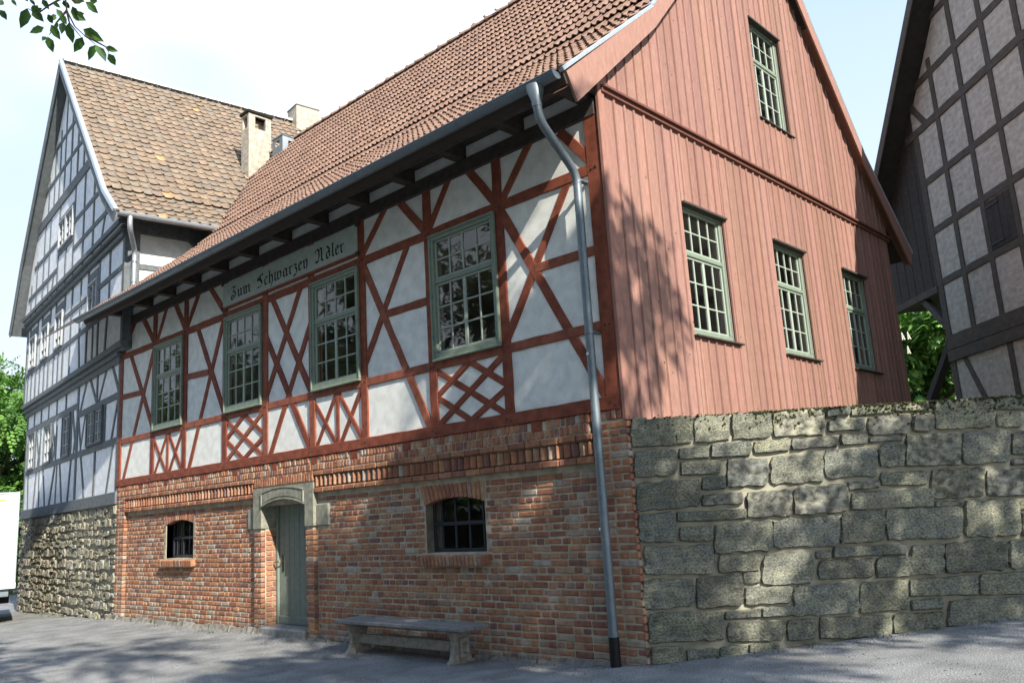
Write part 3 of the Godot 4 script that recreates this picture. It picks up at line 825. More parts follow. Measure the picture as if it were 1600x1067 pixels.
	var ring := PackedVector2Array([Vector2(-7.735, 1.505), Vector2(-7.485, 1.505), Vector2(-7.485, 1.845)])
	var ap: Array = arch.call(-7.485, -6.197, 1.845, 0.105)
	ap.reverse()
	for p in ap: ring.append(p)
	for p in [Vector2(-6.197, 1.505), Vector2(-5.962, 1.505), Vector2(-5.962, 2.165), Vector2(-7.735, 2.165)]: ring.append(p)
	prism(mb, ring, -0.33, 0.012)
	put(D, "stone_arch", mb.mesh(), M.door_stone)
	mb = MB.new()
	var band := PackedVector2Array()
	for p in arch.call(-7.43, -6.25, 1.905, 0.10): band.append(p)
	var up: Array = arch.call(-7.43, -6.25, 2.07, 0.075)
	up.reverse()
	for p in up: band.append(p)
	prism(mb, band, 0.0, 0.024)
	put(D, "arch_moulding", mb.mesh(), M.door_stone)
	mb = MB.new()   # raised outline round the moulding
	var o1: Array = arch.call(-7.47, -6.21, 1.85, 0.105)
	var o2: Array = arch.call(-7.47, -6.21, 1.875, 0.105)
	for i in 12:
		prism(mb, PackedVector2Array([o1[i], o2[i], o2[i + 1], o1[i + 1]]), 0.0, 0.034)
	o1 = arch.call(-7.47, -6.21, 2.085, 0.075); o2 = arch.call(-7.47, -6.21, 2.062, 0.075)
	for i in 12:
		prism(mb, PackedVector2Array([o1[i], o2[i], o2[i + 1], o1[i + 1]]), 0.0, 0.034)
	box2(mb, Vector3(-7.47, 1.86, 0.0), Vector3(-7.445, 2.08, 0.034), 0.003)
	box2(mb, Vector3(-6.235, 1.86, 0.0), Vector3(-6.21, 2.08, 0.034), 0.003)
	put(D, "arch_rim", mb.mesh(), M.door_stone)
	pbox(D, "quoin_stone", Vector3(-7.995, 1.505, -0.2), Vector3(-7.745, 1.83, -0.035), M.door_stone, 0.01)
	pbox(D, "quoin_stone", Vector3(-5.955, 1.50, -0.2), Vector3(-5.64, 1.83, -0.04), M.door_stone, 0.012)
	# reveal bricks
	for j in 21:
		var y := -0.04 + j * ch
		if y > 1.48: break
		for sx in [-7.485, -6.197]:
			var zz := -0.09
			var k := 0
			while zz > -0.33:
				var l := 0.12 if (j + k) % 2 == 0 else 0.24
				l = minf(l, zz + 0.335)
				if l < 0.03: break
				var m2 := MB.new()
				bev(m2, Transform3D(), Vector3(0.06, 0.069, l - 0.012), 0.008, tone(T1))
				put(W, "reveal_brick", m2.mesh(), M.brick, Transform3D(Basis(), Vector3(sx + (-0.028 if sx < -7 else 0.028), y, zz - l * 0.5 + 0.004)))
				zz -= l; k += 1
	var leaf := node(D, "door_leaf")
	for i in 8:
		var x := -7.42 + i * 0.15
		var top := 1.84 + 0.105 * (1.0 - pow(((x + 0.075) + 6.84) / 0.65, 2.0))
		pbox(leaf, "plank", Vector3(x + 0.002, 0.09, -0.335), Vector3(x + 0.148, top, -0.295 + 0.003 * (i % 2)), M.door_paint, 0.008)
	pbox(D, "kick_board", Vector3(-7.42, -0.03, -0.33), Vector3(-6.22, 0.10, -0.275), M.door_paint, 0.008)
	pbox(D, "door_post", Vector3(-7.485, -0.03, -0.335), Vector3(-7.425, 1.86, -0.26), M.door_paint, 0.008)
	pbox(D, "door_post", Vector3(-6.22, -0.03, -0.335), Vector3(-6.19, 1.86, -0.26), M.door_paint, 0.008)
	pbox(D, "lock_plate", Vector3(-7.33, 0.80, -0.296), Vector3(-7.28, 1.06, -0.284), M.black_iron, 0.004)
	mb = MB.new()
	tube(mb, pipe_elbow([Vector3(-7.305, 0.96, -0.29), Vector3(-7.305, 0.96, -0.21), Vector3(-7.42, 0.95, -0.21)], 0.03), [0.011, 0.011, 0.011, 0.011, 0.011, 0.012, 0.013, 0.016], 8)
	put(D, "handle", mb.mesh(), M.brass)
	mb = MB.new()
	box2(mb, Vector3(-7.475, -0.4, -0.34), Vector3(-6.205, -0.035, 0.05), 0.025)
	put(D, "door_step", mb.mesh(), M.step_stone)

func tavern_front(H: Node) -> void:
	var W := node(H, "timber_wall")
	var B := []
	for x in [-1.715, -3.095, -4.625, -5.98, -7.38, -8.77, -10.335, -11.73, -13.345]: B.append(["post", x, 2.66, x, 6.06, 0.15, 0.0])
	B.append(["post", -0.135, 2.45, -0.135, 6.06, 0.205, 0.0])
	B.append(["rail", -13.4, 5.39, -0.10, 5.39, 0.13, -0.003])
	B.append(["rail", -13.4, 3.52, -0.10, 3.52, 0.115, -0.003])
	B.append(["sill_beam", -13.42, 2.635, -0.055, 2.635, 0.15, 0.016])
	for q in [[-1.15, 4.42, -0.1, 4.41], [-4.05, 4.45, -3.1, 4.45], [-13.3, 4.49, -12.3, 4.46], [-10.33, 4.48, -9.4, 4.44]]: B.append(["rail", q[0], q[1], q[2], q[3], 0.11, -0.003])
	var BA := [[-1.70, 5.36, -0.20, 2.66], [-4.62, 5.36, -3.17, 2.66], [-12.92, 5.38, -11.68, 3.56], [-9.85, 5.36, -8.80, 3.60], [-7.17, 5.38, -6.0, 3.56], [-7.38, 4.75, -6.04, 2.66], [-2.40, 6.28, -1.72, 5.41], [-3.82, 6.20, -3.10, 5.41], [-0.62, 6.02, -0.15, 5.46], [-12.48, 6.22, -11.76, 5.44], [-10.96, 6.25, -10.38, 5.46], [-9.52, 6.22, -8.79, 5.46]]
	for q in BA: B.append(["brace", q[0], q[1], q[2], q[3], 0.125, -0.006])
	var BB := [[-0.54, 5.36, -1.68, 3.66], [-3.54, 5.36, -4.60, 3.80], [-11.76, 5.33, -13.13, 2.66], [-8.84, 5.36, -10.15, 2.66], [-6.29, 5.36, -7.36, 3.70], [-6.0, 4.73, -7.26, 2.66], [-1.72, 5.37, -1.02, 6.17], [-3.10, 5.41, -2.55, 6.16], [-4.63, 5.46, -3.92, 6.17], [-11.72, 5.31, -11.12, 6.2], [-10.35, 5.42, -9.70, 6.22], [-13.33, 5.44, -12.65, 6.15]]
	for q in BB: B.append(["brace", q[0], q[1], q[2], q[3], 0.115, -0.009])
	for dx in [0.0, -5.693]:   # diamond lattice under two of the windows
		for q in [[-3.03, 2.71, -1.76, 3.46], [-3.06, 3.08, -2.38, 3.48], [-2.40, 2.71, -1.74, 3.03]]: B.append(["brace", q[0] + dx, q[1], q[2] + dx, q[3], 0.085, -0.006])
		for q in [[-3.06, 3.46, -1.76, 2.70], [-2.44, 3.50, -1.74, 3.07], [-3.06, 3.10, -2.40, 2.70]]: B.append(["brace", q[0] + dx, q[1], q[2] + dx, q[3], 0.085, -0.009])
	for cx in [-5.305, -11.03]:   # crossed struts under the others
		B.append(["post", cx, 2.68, cx, 3.5, 0.085, -0.004])
		B.append(["brace", cx - 0.64, 3.42, cx - 0.04, 2.68, 0.08, -0.006]); B.append(["brace", cx - 0.04, 3.46, cx - 0.60, 2.66, 0.08, -0.009])
		B.append(["brace", cx + 0.02, 3.46, cx + 0.62, 2.68, 0.08, -0.006]); B.append(["brace", cx + 0.62, 3.48, cx + 0.04, 2.66, 0.08, -0.009])
	var holes := []
	var wins := [-3.026, -5.935, -8.719, -11.652]
	for x in wins: holes.append(PackedVector2Array([Vector2(x + 0.02, 3.59), Vector2(x + 1.22, 3.59), Vector2(x + 1.22, 5.31), Vector2(x + 0.02, 5.31)]))
	timber_wall(W, B, PackedVector2Array([Vector2(-13.38, 2.66), Vector2(-0.08, 2.66), Vector2(-0.08, 6.10), Vector2(-13.38, 6.10)]), holes, M.red_timber, M.plaster)
	var mb := MB.new()
	var hr := []
	for x in wins: hr.append(Rect2(x + 0.02, 3.59, 1.2, 1.72))
	wall_with_holes(mb, -13.38, -0.08, 2.5, 6.1, hr, -0.17, -0.13)
	put(W, "inner_lining", mb.mesh(), M.room)
	for x in wins: casement(H, Transform3D(Basis(), Vector3(x, 3.574, 0.0)), 1.243, 1.75, true, M.green_paint, M.muntin_paint)
	var pg := MB.new()
	for x in [-0.135, -1.715, -3.095, -4.625, -5.98, -7.38, -8.77, -10.335, -11.73, -13.345]:
		for y in [2.63, 3.52, 5.39]:
			for dx in [-0.035, 0.03]: tube(pg, [Vector3(x + dx, y + rng.randf_range(-0.03, 0.03), -0.01), Vector3(x + dx, y + rng.randf_range(-0.03, 0.03), 0.024 if y < 3 else 0.008)], [0.011, 0.01], 8)
	var po := put(W, "pegs", pg.mesh(), M.dark_timber)
	po.set_meta("kind", "stuff")
	# joist heads under the eaves, plaster between; deep shade put into the timber colour
	var e := node(H, "eaves")
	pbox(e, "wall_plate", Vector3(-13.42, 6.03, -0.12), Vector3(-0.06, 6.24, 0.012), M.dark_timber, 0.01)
	for i in 13:
		var x := -13.05 + i * 1.07
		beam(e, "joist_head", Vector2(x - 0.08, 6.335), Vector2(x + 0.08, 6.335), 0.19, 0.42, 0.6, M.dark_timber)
		if i < 12: pbox(e, "plaster_panel", Vector3(x + 0.085, 6.245, -0.1), Vector3(x + 0.985, 6.425, -0.03), M.plaster)
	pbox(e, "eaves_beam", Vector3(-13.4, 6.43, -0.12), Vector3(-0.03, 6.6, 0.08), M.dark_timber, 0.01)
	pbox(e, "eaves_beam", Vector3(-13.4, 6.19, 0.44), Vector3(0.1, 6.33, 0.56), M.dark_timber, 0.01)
	# sign board
	var S := node(H, "sign_board")
	S.set_meta("label", "pale green board lettered Zum Schwarzen Adler in black Fraktur")
	pbox(S, "board", Vector3(-8.80, 5.535, -0.02), Vector3(-4.69, 5.99, 0.028), M.sign_paint, 0.008)
	pbox(S, "ledge", Vector3(-8.82, 5.495, -0.02), Vector3(-4.67, 5.534, 0.045), M.red_timber, 0.008)
	for x in [-8.80, -4.66]:
		for y in [5.52, 5.98]: pbox(S, "bracket", Vector3(x - 0.03, y - 0.03, 0.0), Vector3(x + 0.03, y + 0.03, 0.055), M.dark_timber, 0.008)
	var g := glyphs()
	write_word(S, "Zum", -8.51, -7.78, 5.635, 0.148, 0.0285, g)
	write_word(S, "Schwarzen", -7.60, -5.96, 5.635, 0.148, 0.0285, g)
	write_word(S, "Adler", -5.80, -4.98, 5.635, 0.148, 0.0285, g)

func tavern_gable(H: Node) -> void:
	var GT := Transform3D(Basis(Vector3(0, 0, -1), Vector3.UP, Vector3(1, 0, 0)), Vector3(0, 0, 0))   # local x runs back along the gable
	var W := node(H, "gable_wall", GT)
	var ops := [[1.657, 2.724, 3.556, 5.329], [4.197, 5.264, 3.556, 5.329], [6.781, 7.848, 3.556, 5.329], [4.285, 5.352, 7.337, 9.104]]
	var mb := MB.new()
	var hr := []
	for o in ops.slice(0, 3): hr.append(Rect2(o[0], o[2], o[1] - o[0], o[3] - o[2]))
	wall_with_holes(mb, 0.18, 9.36, -0.3, 6.34, hr, -0.25, -0.045)
	var o4: Array = ops[3]
	# triangle over the storey line, split round its window
	var rf := func(gx: float) -> float: return main_roof_y(-gx) - 0.3
	for seg in [[0.0, 1.13], [1.13, 2.9], [2.9, o4[0]], [o4[1], 6.46], [6.46, 8.23], [8.23, 9.36]]:
		prism(mb, PackedVector2Array([Vector2(seg[0], 6.341), Vector2(seg[1], 6.341), Vector2(seg[1], maxf(rf.call(seg[1]), 6.35)), Vector2(seg[0], maxf(rf.call(seg[0]), 6.35))]), -0.25, -0.045)
	prism(mb, PackedVector2Array([Vector2(o4[0], 6.341), Vector2(o4[1], 6.341), Vector2(o4[1], o4[2]), Vector2(o4[0], o4[2])]), -0.25, -0.045)
	prism(mb, PackedVector2Array([Vector2(o4[0], o4[3]), Vector2(o4[1], o4[3]), Vector2(o4[1], rf.call(o4[1])), Vector2(4.68, rf.call(4.68)), Vector2(o4[0], rf.call(o4[0]))]), -0.25, -0.045)
	put(W, "backing_wall", mb.mesh(), M.room)
	# boards and cover strips, lower then upper storey
	var nails := MB.new()
	var pitch := 0.2065
	for st in 2:
		var y0 := 2.43 if st == 0 else 6.40
		var zf := 0.0 if st == 0 else 0.022
		var i := 0
		var gx := 0.115 if st == 0 else 0.02
		while gx < 9.34:
			var w := pitch * rng.randf_range(0.9, 1.1)
			if gx + w > 9.2: w = 9.36 - gx
			var cuts := [[gx, gx + w, y0, 0.0]]
			# split at window edges
			var parts := []
			var edges := [gx, gx + w]
			for o in ops:
				for q in [o[0], o[1]]:
					if q > gx + 0.01 and q < gx + w - 0.01: edges.append(q)
			edges.sort()
			for k in edges.size() - 1:
				var a: float = edges[k]; var b: float = edges[k + 1]
				var ylo := y0
				for o in ops:
					if (a + b) * 0.5 > o[0] and (a + b) * 0.5 < o[1] and ((st == 0) == (o[2] < 6.0)):
						parts.append([a, b, ylo, o[2]]); ylo = o[3]
				parts.append([a, b, ylo, -1.0])
			var sh := rng.randf_range(0.80, 1.04)
			var tint := Color(0.375 * sh, 0.215 * sh * rng.randf_range(0.96, 1.0), 0.17 * sh * rng.randf_range(0.94, 1.02))
			for p in parts:
				var m := 0.003
				var ta := 6.335 if st == 0 else float(rf.call(p[0] + m)) + 0.18
				var tb := 6.335 if st == 0 else float(rf.call(p[1] - m)) + 0.18
				if p[3] > 0: ta = p[3]; tb = p[3]
				if ta - p[2] < 0.02 and tb - p[2] < 0.02: continue
				mb = MB.new()
				var cx: float = (p[0] + p[1]) * 0.5
				var m2 := 0.003
				if p[0] < gx + 0.001: m2 = 0.017
				var poly := PackedVector2Array([Vector2(p[0] + m2 - cx, 0), Vector2(p[1] - m - cx, 0), Vector2(p[1] - m - cx, maxf(tb - p[2], 0.02)), Vector2(p[0] + m2 - cx, maxf(ta - p[2], 0.02))])
				if p[0] < 4.68 and p[1] > 4.68 and p[3] < 0 and st == 1: poly.insert(3, Vector2(4.68 - cx, float(rf.call(4.68)) + 0.18 - p[2]))
				prism(mb, poly, -0.024, 0.0, Transform3D(), tint)
				put(W, "board", mb.mesh(), M.board, Transform3D(Basis(), Vector3(cx, p[2], zf + rng.randf_range(-0.003, 0.003))))
			# cover strip on the joint at gx + w
			var jx := gx + w
			var runs := [[y0, (6.335 if st == 0 else float(rf.call(jx)) + 0.16)]]
			for o in ops:
				if jx > o[0] - 0.03 and jx < o[1] + 0.03 and ((st == 0) == (o[2] < 6.0)):
					runs = [[y0, o[2]], [o[3], runs[0][1]]]
			for r in runs:
				if r[1] - r[0] < 0.05 or jx > 9.3: continue
				mb = MB.new()
				var hw := 0.021
				mb.quad(Vector3(-hw, 0, 0), Vector3(-hw * 0.7, 0, 0.019), Vector3(-hw * 0.7, r[1] - r[0], 0.019), Vector3(-hw, r[1] - r[0], 0), tint)
				mb.quad(Vector3(-hw * 0.7, 0, 0.019), Vector3(hw * 0.7, 0, 0.019), Vector3(hw * 0.7, r[1] - r[0], 0.019), Vector3(-hw * 0.7, r[1] - r[0], 0.019), tint)
				mb.quad(Vector3(hw * 0.7, 0, 0.019), Vector3(hw, 0, 0), Vector3(hw, r[1] - r[0], 0), Vector3(hw * 0.7, r[1] - r[0], 0.019), tint)
				mb.quad(Vector3(-hw, 0, 0), Vector3(hw, 0, 0), Vector3(hw * 0.7, 0, 0.019), Vector3(-hw * 0.7, 0, 0.019), tint)
				put(W, "cover_strip", mb.mesh(), M.board, Transform3D(Basis(Vector3(0, 0, 1), rng.randf_range(-0.0012, 0.0012)), Vector3(jx - 0.013, r[0], zf + 0.002)))
				var ny: float = r[0] + 0.12
				while ny < r[1]:
					bev(nails, Transform3D(Basis(), Vector3(jx - 0.013 + rng.randf_range(-0.006, 0.006), ny, zf + 0.021)), Vector3(0.011, 0.011, 0.004), 0.002)
					if rng.randf() < 0.5: bev(nails, Transform3D(Basis(Vector3(0, 0, 1), rng.randf() * 3.0), Vector3(jx + rng.randf_range(0.03, 0.16), ny + rng.randf_range(-0.3, 0.3), zf + 0.001)), Vector3(0.018, 0.026, 0.004) * rng.randf_range(0.5, 1.2), 0.002)
					ny += rng.randf_range(0.55, 0.95)
			gx += w
			i += 1
	var no := put(W, "nails_and_knots", nails.mesh(), M.dark_timber)
	no.set_meta("kind", "stuff")
	var cm := MB.new()
	box2(cm, Vector3(-0.012, 2.43, -0.03), Vector3(0.112, 6.55, 0.022), 0.008, Color(0.37, 0.195, 0.15))
	put(W, "corner_board", cm.mesh(), M.board)
	cm = MB.new()   # drip ledge between the storeys
	bev(cm, Transform3D(Basis(Vector3.RIGHT, 0.25), Vector3(4.72, 6.375, 0.035)), Vector3(9.34, 0.035, 0.12), 0.006, Color(0.22, 0.10, 0.075))
	box2(cm, Vector3(0.05, 6.30, 0.0), Vector3(9.38, 6.355, 0.05), 0.006, Color(0.26, 0.12, 0.09))
	put(W, "drip_ledge", cm.mesh(), M.board)
	for o in ops:
		var wn := casement(H, GT * Transform3D(Basis(), Vector3(o[0] + 0.005, o[2] + 0.02, -0.05)), o[1] - o[0] - 0.01, o[3] - o[2] - 0.03, false, M.green_paint, M.muntin_paint)
		pbox(wn, "sill", Vector3(-0.04, -0.045, -0.02), Vector3(o[1] - o[0] + 0.09, -0.02, 0.115), M.dark_timber, 0.005)
		pbox(wn, "head_board", Vector3(-0.01, o[3] - o[2] - 0.055, 0.002), Vector3(o[1] - o[0] + 0.03, o[3] - o[2] - 0.02, 0.10), M.dark_timber, 0.005)

func tavern_roof(H: Node) -> void:
	var R := node(H, "roof")
	var prof := [[5.52, 6.17], [3.55, 7.80], [1.78, 9.87], [0.0, 12.05]]
	var mb := MB.new()
	for side in [1.0, -1.0]:
		for i in 3:
			var a := Vector2(-4.68 + side * prof[i][0], prof[i][1]); var b := Vector2(-4.68 + side * prof[i + 1][0], prof[i + 1][1])
			var n: Vector2 = Vector2(b.y - a.y, -(b.x - a.x)).normalized() * 0.09 * side
			var x0 := -16.4; var x1 := 0.165
			mb.quad(Vector3(x0, a.y, a.x), Vector3(x1, a.y, a.x), Vector3(x1, b.y, b.x), Vector3(x0, b.y, b.x))
			mb.quad(Vector3(x1, a.y - n.y - 0.06, a.x - n.x), Vector3(-13.4, a.y - n.y - 0.06, a.x - n.x), Vector3(-13.4, b.y - n.y - 0.06, b.x - n.x), Vector3(x1, b.y - n.y - 0.06, b.x - n.x))
			if i == 0: mb.quad(Vector3(-13.4, a.y - n.y - 0.06, a.x - n.x), Vector3(x1, a.y - n.y - 0.06, a.x - n.x), Vector3(x1, a.y, a.x), Vector3(-13.4, a.y, a.x))
			mb.quad(Vector3(x1, a.y, a.x), Vector3(x1, a.y - n.y - 0.06, a.x - n.x), Vector3(x1, b.y - n.y - 0.06, b.x - n.x), Vector3(x1, b.y, b.x))
	put(R, "roof_deck", mb.mesh(), M.deck)
	# tiles, row by row up the front slope
	tile_shape("tavern_tile", 0.232, 0.42, 0, 14)
	var tones := [Color(0.36, 0.235, 0.175), Color(0.33, 0.215, 0.165), Color(0.39, 0.255, 0.19), Color(0.31, 0.20, 0.155), Color(0.37, 0.245, 0.19), Color(0.34, 0.22, 0.165)]
	var P := Pieces.new(self, R, "roof_tile", M.tile)
	var run := 0.0
	var lens := []
	for i in 3: lens.append(Vector2(prof[i][0] - prof[i + 1][0], prof[i + 1][1] - prof[i][1]).length())
	var total: float = lens[0] + lens[1] + lens[2]
	var nr := 21
	for j in nr:
		var d: float = j * total / nr - 0.03
		var i := 0
		var dd := d
		while i < 2 and dd > lens[i]: dd -= lens[i]; i += 1
		var f: float = dd / lens[i]
		var z: float = -4.68 + lerpf(prof[i][0], prof[i + 1][0], f)
		var y: float = lerpf(prof[i][1], prof[i + 1][1], f)
		var ang := atan2(prof[i + 1][1] - prof[i][1], prof[i][0] - prof[i + 1][0])
		if i > 0 and dd < 0.38: ang = lerp_angle(atan2(prof[i][1] - prof[i - 1][1], prof[i - 1][0] - prof[i][0]), ang, 0.8)
		var n := Vector3(0, cos(ang), sin(ang))
		var x := 0.06 - 0.0
		while x > -16.3:
			var pos := Vector3(x, y, z) + n * 0.005
			var hs := house_s(pos)
			var ok := true
			if hs.x > -1.05 and hs.y < 0.42 and house_roof_y(hs.x) > y + 0.03: ok = false
			if hs.x > 0.0 and hs.y > 0.0: ok = false
			if hs.x > -1.1 and x < -13.5 and y < 9.0: ok = false
			if x < -14.38 and x > -14.80 and z < -3.7 and z > -4.25: ok = false
			if ok:
				var b := Basis(Vector3.RIGHT, n, Vector3(0, -sin(ang), cos(ang)))
				b = b * Basis(Vector3.UP, rng.randf_range(-0.012, 0.012)) * Basis(Vector3(0, 0, 1), rng.randf_range(-0.015, 0.015)) * Basis(Vector3.RIGHT, rng.randf_range(-0.01, 0.012))
				P.add("tavern_tile", Transform3D(b, pos + Vector3(rng.randf_range(-0.004, 0.004), 0, 0) + Vector3(0, -sin(ang), cos(ang)) * rng.randf_range(-0.008, 0.008)), tone(tones) * rng.randf_range(0.88, 1.06), 0.23)
			x -= 0.230
	P.finish()
	# rear slope under plain courses
	mb = MB.new()
	for j in 18:
		var z0 := -4.68 - j * 0.31; var z1 := z0 - 0.33
		mb.quad(Vector3(0.17, main_roof_y(z0) + 0.02, z0), Vector3(-16.2, main_roof_y(z0) + 0.02, z0), Vector3(-16.2, main_roof_y(z1) + 0.06, z1), Vector3(0.17, main_roof_y(z1) + 0.06, z1), Color(0.35, 0.15, 0.09))
	put(R, "rear_slope", mb.mesh(), M.tile)
	# ridge tiles
	var k := 0
	var rx := 0.1
	while rx > -15.9:
		mb = MB.new()
		var r0 := 0.105; var r1 := 0.125
		var c := Color(0.46, 0.30, 0.22) * rng.randf_range(0.85, 1.1)
		for s in 8:
			var a0 := PI * s / 8.0; var a1 := PI * (s + 1) / 8.0
			var p0 := Vector3(0, sin(a0), cos(a0)); var p1 := Vector3(0, sin(a1), cos(a1))
			mb.sq(Vector3(-0.2, 0, 0) + p0 * r1, Vector3(0.2, 0, 0) + p0 * r0, Vector3(0.2, 0, 0) + p1 * r0, Vector3(-0.2, 0, 0) + p1 * r1, p0, p0, p1, p1, c)
			mb.quad(Vector3(-0.2, 0, 0) + p1 * r1, Vector3(-0.2, 0, 0) + p0 * r1, Vector3(-0.2, 0, 0) + p0 * (r1 - 0.02), Vector3(-0.2, 0, 0) + p1 * (r1 - 0.02), c)
		put(R, "ridge_tile", mb.mesh(), M.tile, Transform3D(Basis(Vector3(0, 0, 1), -0.03), Vector3(rx - 0.2, 12.06, -4.68)))
		mb = MB.new()
		bev(mb, Transform3D(Basis(Vector3.UP, rng.randf_range(0, 3)), Vector3.ZERO), Vector3(0.09, 0.05, 0.2) * rng.randf_range(0.7, 1.15), 0.02)
		put(R, "mortar_joint", mb.mesh(), M.plaster, Transform3D(Basis(), Vector3(rx - 0.39, 12.16 + rng.randf_range(-0.01, 0.012), -4.64)))
		rx -= 0.385
	# bargeboards
	for side in [1.0, -1.0]:
		mb = MB.new()
		for i in 3:
			var a := Vector2(-4.68 + side * (prof[i][0] - (0.03 if i == 0 else 0.0)), prof[i][1]); var b := Vector2(-4.68 + side * prof[i + 1][0], prof[i + 1][1])
			var lo := 0.30; var hi := 0.005
			var pts := [Vector3(0, a.y - lo, a.x - (side * 0.16 if i == 0 else 0.0)), Vector3(0, a.y + hi, a.x), Vector3(0, b.y + hi, b.x), Vector3(0, b.y - (lo + 0.06 * i), b.x)]
			if i > 0: pts[0] = Vector3(0, a.y - (lo + 0.06 * (i - 1)), a.x)
			var q := []
			for dx in [0.168, 0.198]:
				for p in pts: q.append(p + Vector3(dx, 0, 0))
			var c := Color(0.38, 0.215, 0.165)
			if side > 0: mb.quad(q[4], q[5], q[6], q[7], c); mb.quad(q[0], q[4], q[7], q[3], c); mb.quad(q[1], q[2], q[6], q[5], c)
			else: mb.quad(q[7], q[6], q[5], q[4], c); mb.quad(q[3], q[7], q[4], q[0], c); mb.quad(q[5], q[6], q[2], q[1], c)
			if i == 0: mb.quad(q[0], q[1], q[5], q[4], c)
			mb.quad(q[3], q[2], q[1], q[0], c)
		put(R, "bargeboard", mb.mesh(), M.board)
		mb = MB.new()
		for i in 3:
			var a := Vector3(0.165, prof[i][1] + 0.02, -4.68 + side * (prof[i][0] + 0.02)); var b := Vector3(0.165, prof[i + 1][1] + 0.02, -4.68 + side * prof[i + 1][0])
			var d := (b - a)
			var up: Vector3 = d.normalized().cross(Vector3.RIGHT).normalized() * side
			if up.y < 0: up = -up
			bev(mb, Transform3D(Basis(d.normalized(), up, d.normalized().cross(up)), (a + b) * 0.5), Vector3(d.length() + 0.01, 0.05, 0.075), 0.006)
		put(R, "verge_flashing", mb.mesh(), M.zinc_bright)
		mb = MB.new()   # soffit boards under the verge
		for i in 3:
			var a := Vector3(0.08, prof[i][1] - 0.2, -4.68 + side * prof[i][0]); var b := Vector3(0.08, prof[i + 1][1] - 0.2, -4.68 + side * prof[i + 1][0])
			mb.quad(a + Vector3(0.09, 0, 0), a - Vector3(0.08, 0, 0), b - Vector3(0.08, 0, 0), b + Vector3(0.09, 0, 0), Color(0.35, 0.17, 0.12))
		put(R, "verge_soffit", mb.mesh(), M.board)
	gutter(H, Vector3(-13.55, 6.165, 0.895), Vector3(0.13, 6.165, 0.895), 0.078, M.zinc)
	# downpipe
	var D := node(H, "downpipe")
	mb = MB.new()
	var path := pipe_elbow([Vector3(-0.19, 6.02, 0.89), Vector3(-0.185, 5.74, 0.88), Vector3(-0.30, 5.32, 0.125), Vector3(-0.30, 0.2, 0.125)], 0.16, 6)
	var rad := []
	for p in path: rad.append(0.05)
	tube(mb, path, rad, 16)
	put(D, "pipe", mb.mesh(), M.zinc)
	mb = MB.new()
	tube(mb, [Vector3(-0.19, 6.12, 0.895), Vector3(-0.19, 6.06, 0.895), Vector3(-0.19, 5.96, 0.89), Vector3(-0.19, 5.88, 0.885)], [0.105, 0.095, 0.06, 0.056], 16)
	put(D, "outlet", mb.mesh(), M.zinc)
	for y in [5.22, 3.42, 1.62]:
		mb = MB.new()
		tube(mb, [Vector3(-0.30, y, 0.125), Vector3(-0.30, y + 0.035, 0.125)], [0.056, 0.056], 16)
		box2(mb, Vector3(-0.305, y + 0.008, -0.02), Vector3(-0.235, y + 0.028, 0.12), 0.003)
		put(D, "collar", mb.mesh(), M.zinc)
	for q in [0.30, 0.55]:
		var c: Vector3 = Vector3(-0.20, 5.68, 0.77).lerp(Vector3(-0.29, 5.37, 0.21), q * 1.25)
		var dr := (Vector3(-0.30, 5.32, 0.125) - Vector3(-0.185, 5.74, 0.88)).normalized()
		mb = MB.new()
		tube(mb, [c, c + dr * 0.02], [0.054, 0.054], 16)
		put(D, "joint_ring", mb.mesh(), M.zinc)
	mb = MB.new()
	tube(mb, [Vector3(-0.30, 0.24, 0.125), Vector3(-0.30, 0.21, 0.125), Vector3(-0.30, 0.19, 0.125)], [0.055, 0.060, 0.060], 16)
	put(D, "collar", mb.mesh(), M.zinc)
	mb = MB.new()
	tube(mb, [Vector3(-0.30, 0.2, 0.125), Vector3(-0.30, -0.25, 0.125)], [0.057, 0.057], 16)
	put(D, "standpipe", mb.mesh(), M.black_iron)
	pbox(D, "tape_scrap", Vector3(-0.325, 3.18, 0.172), Vector3(-0.295, 3.21, 0.178), M.white_paint, 0.001)
	pbox(D, "tape_scrap", Vector3(-0.35, 1.275, 0.160), Vector3(-0.33, 1.305, 0.168), M.white_paint, 0.001)
	# chimney with side openings
	var C := node(H, "chimney", Transform3D(Basis(), Vector3(-14.6, 0, -4.0)))
	mb = MB.new()
	wall_with_holes(mb, -0.2, 0.2, 9.9, 12.86, [Rect2(-0.13, 12.44, 0.25, 0.36)], 0.28, 0.345)
	wall_with_holes(mb, -0.2, 0.2, 9.9, 12.86, [Rect2(-0.13, 12.44, 0.25, 0.36)], -0.345, -0.28)
	put(C, "shaft", mb.mesh(), M.render_buff)
	mb = MB.new()
	wall_with_holes(mb, -0.28, 0.28, 9.9, 12.86, [Rect2(-0.15, 12.44, 0.33, 0.36)], 0.14, 0.2)
	wall_with_holes(mb, -0.28, 0.28, 9.9, 12.86, [Rect2(-0.15, 12.44, 0.33, 0.36)], -0.2, -0.14)
	put(C, "shaft", mb.mesh(), M.render_buff, Transform3D(Basis(Vector3(0, 0, -1), Vector3.UP, Vector3(1, 0, 0)), Vector3.ZERO))
	pbox(C, "flue_lining", Vector3(-0.138, 9.9, -0.278), Vector3(0.138, 12.4, 0.278), M.soot_black)
	pbox(C, "cap_slab", Vector3(-0.245, 12.862, -0.39), Vector3(0.245, 12.95, 0.39), M.soot_black, 0.012)
	mb = MB.new()
	bev(mb, Transform3D(Basis(Vector3.RIGHT, 0.86), Vector3(0.215, 11.06, 0.0)), Vector3(0.02, 0.22, 1.0), 0.005)
	box2(mb, Vector3(-0.22, 10.55, 0.347), Vector3(0.222, 10.86, 0.36), 0.004)
	put(C, "flashing", mb.mesh(), M.zinc_bright)
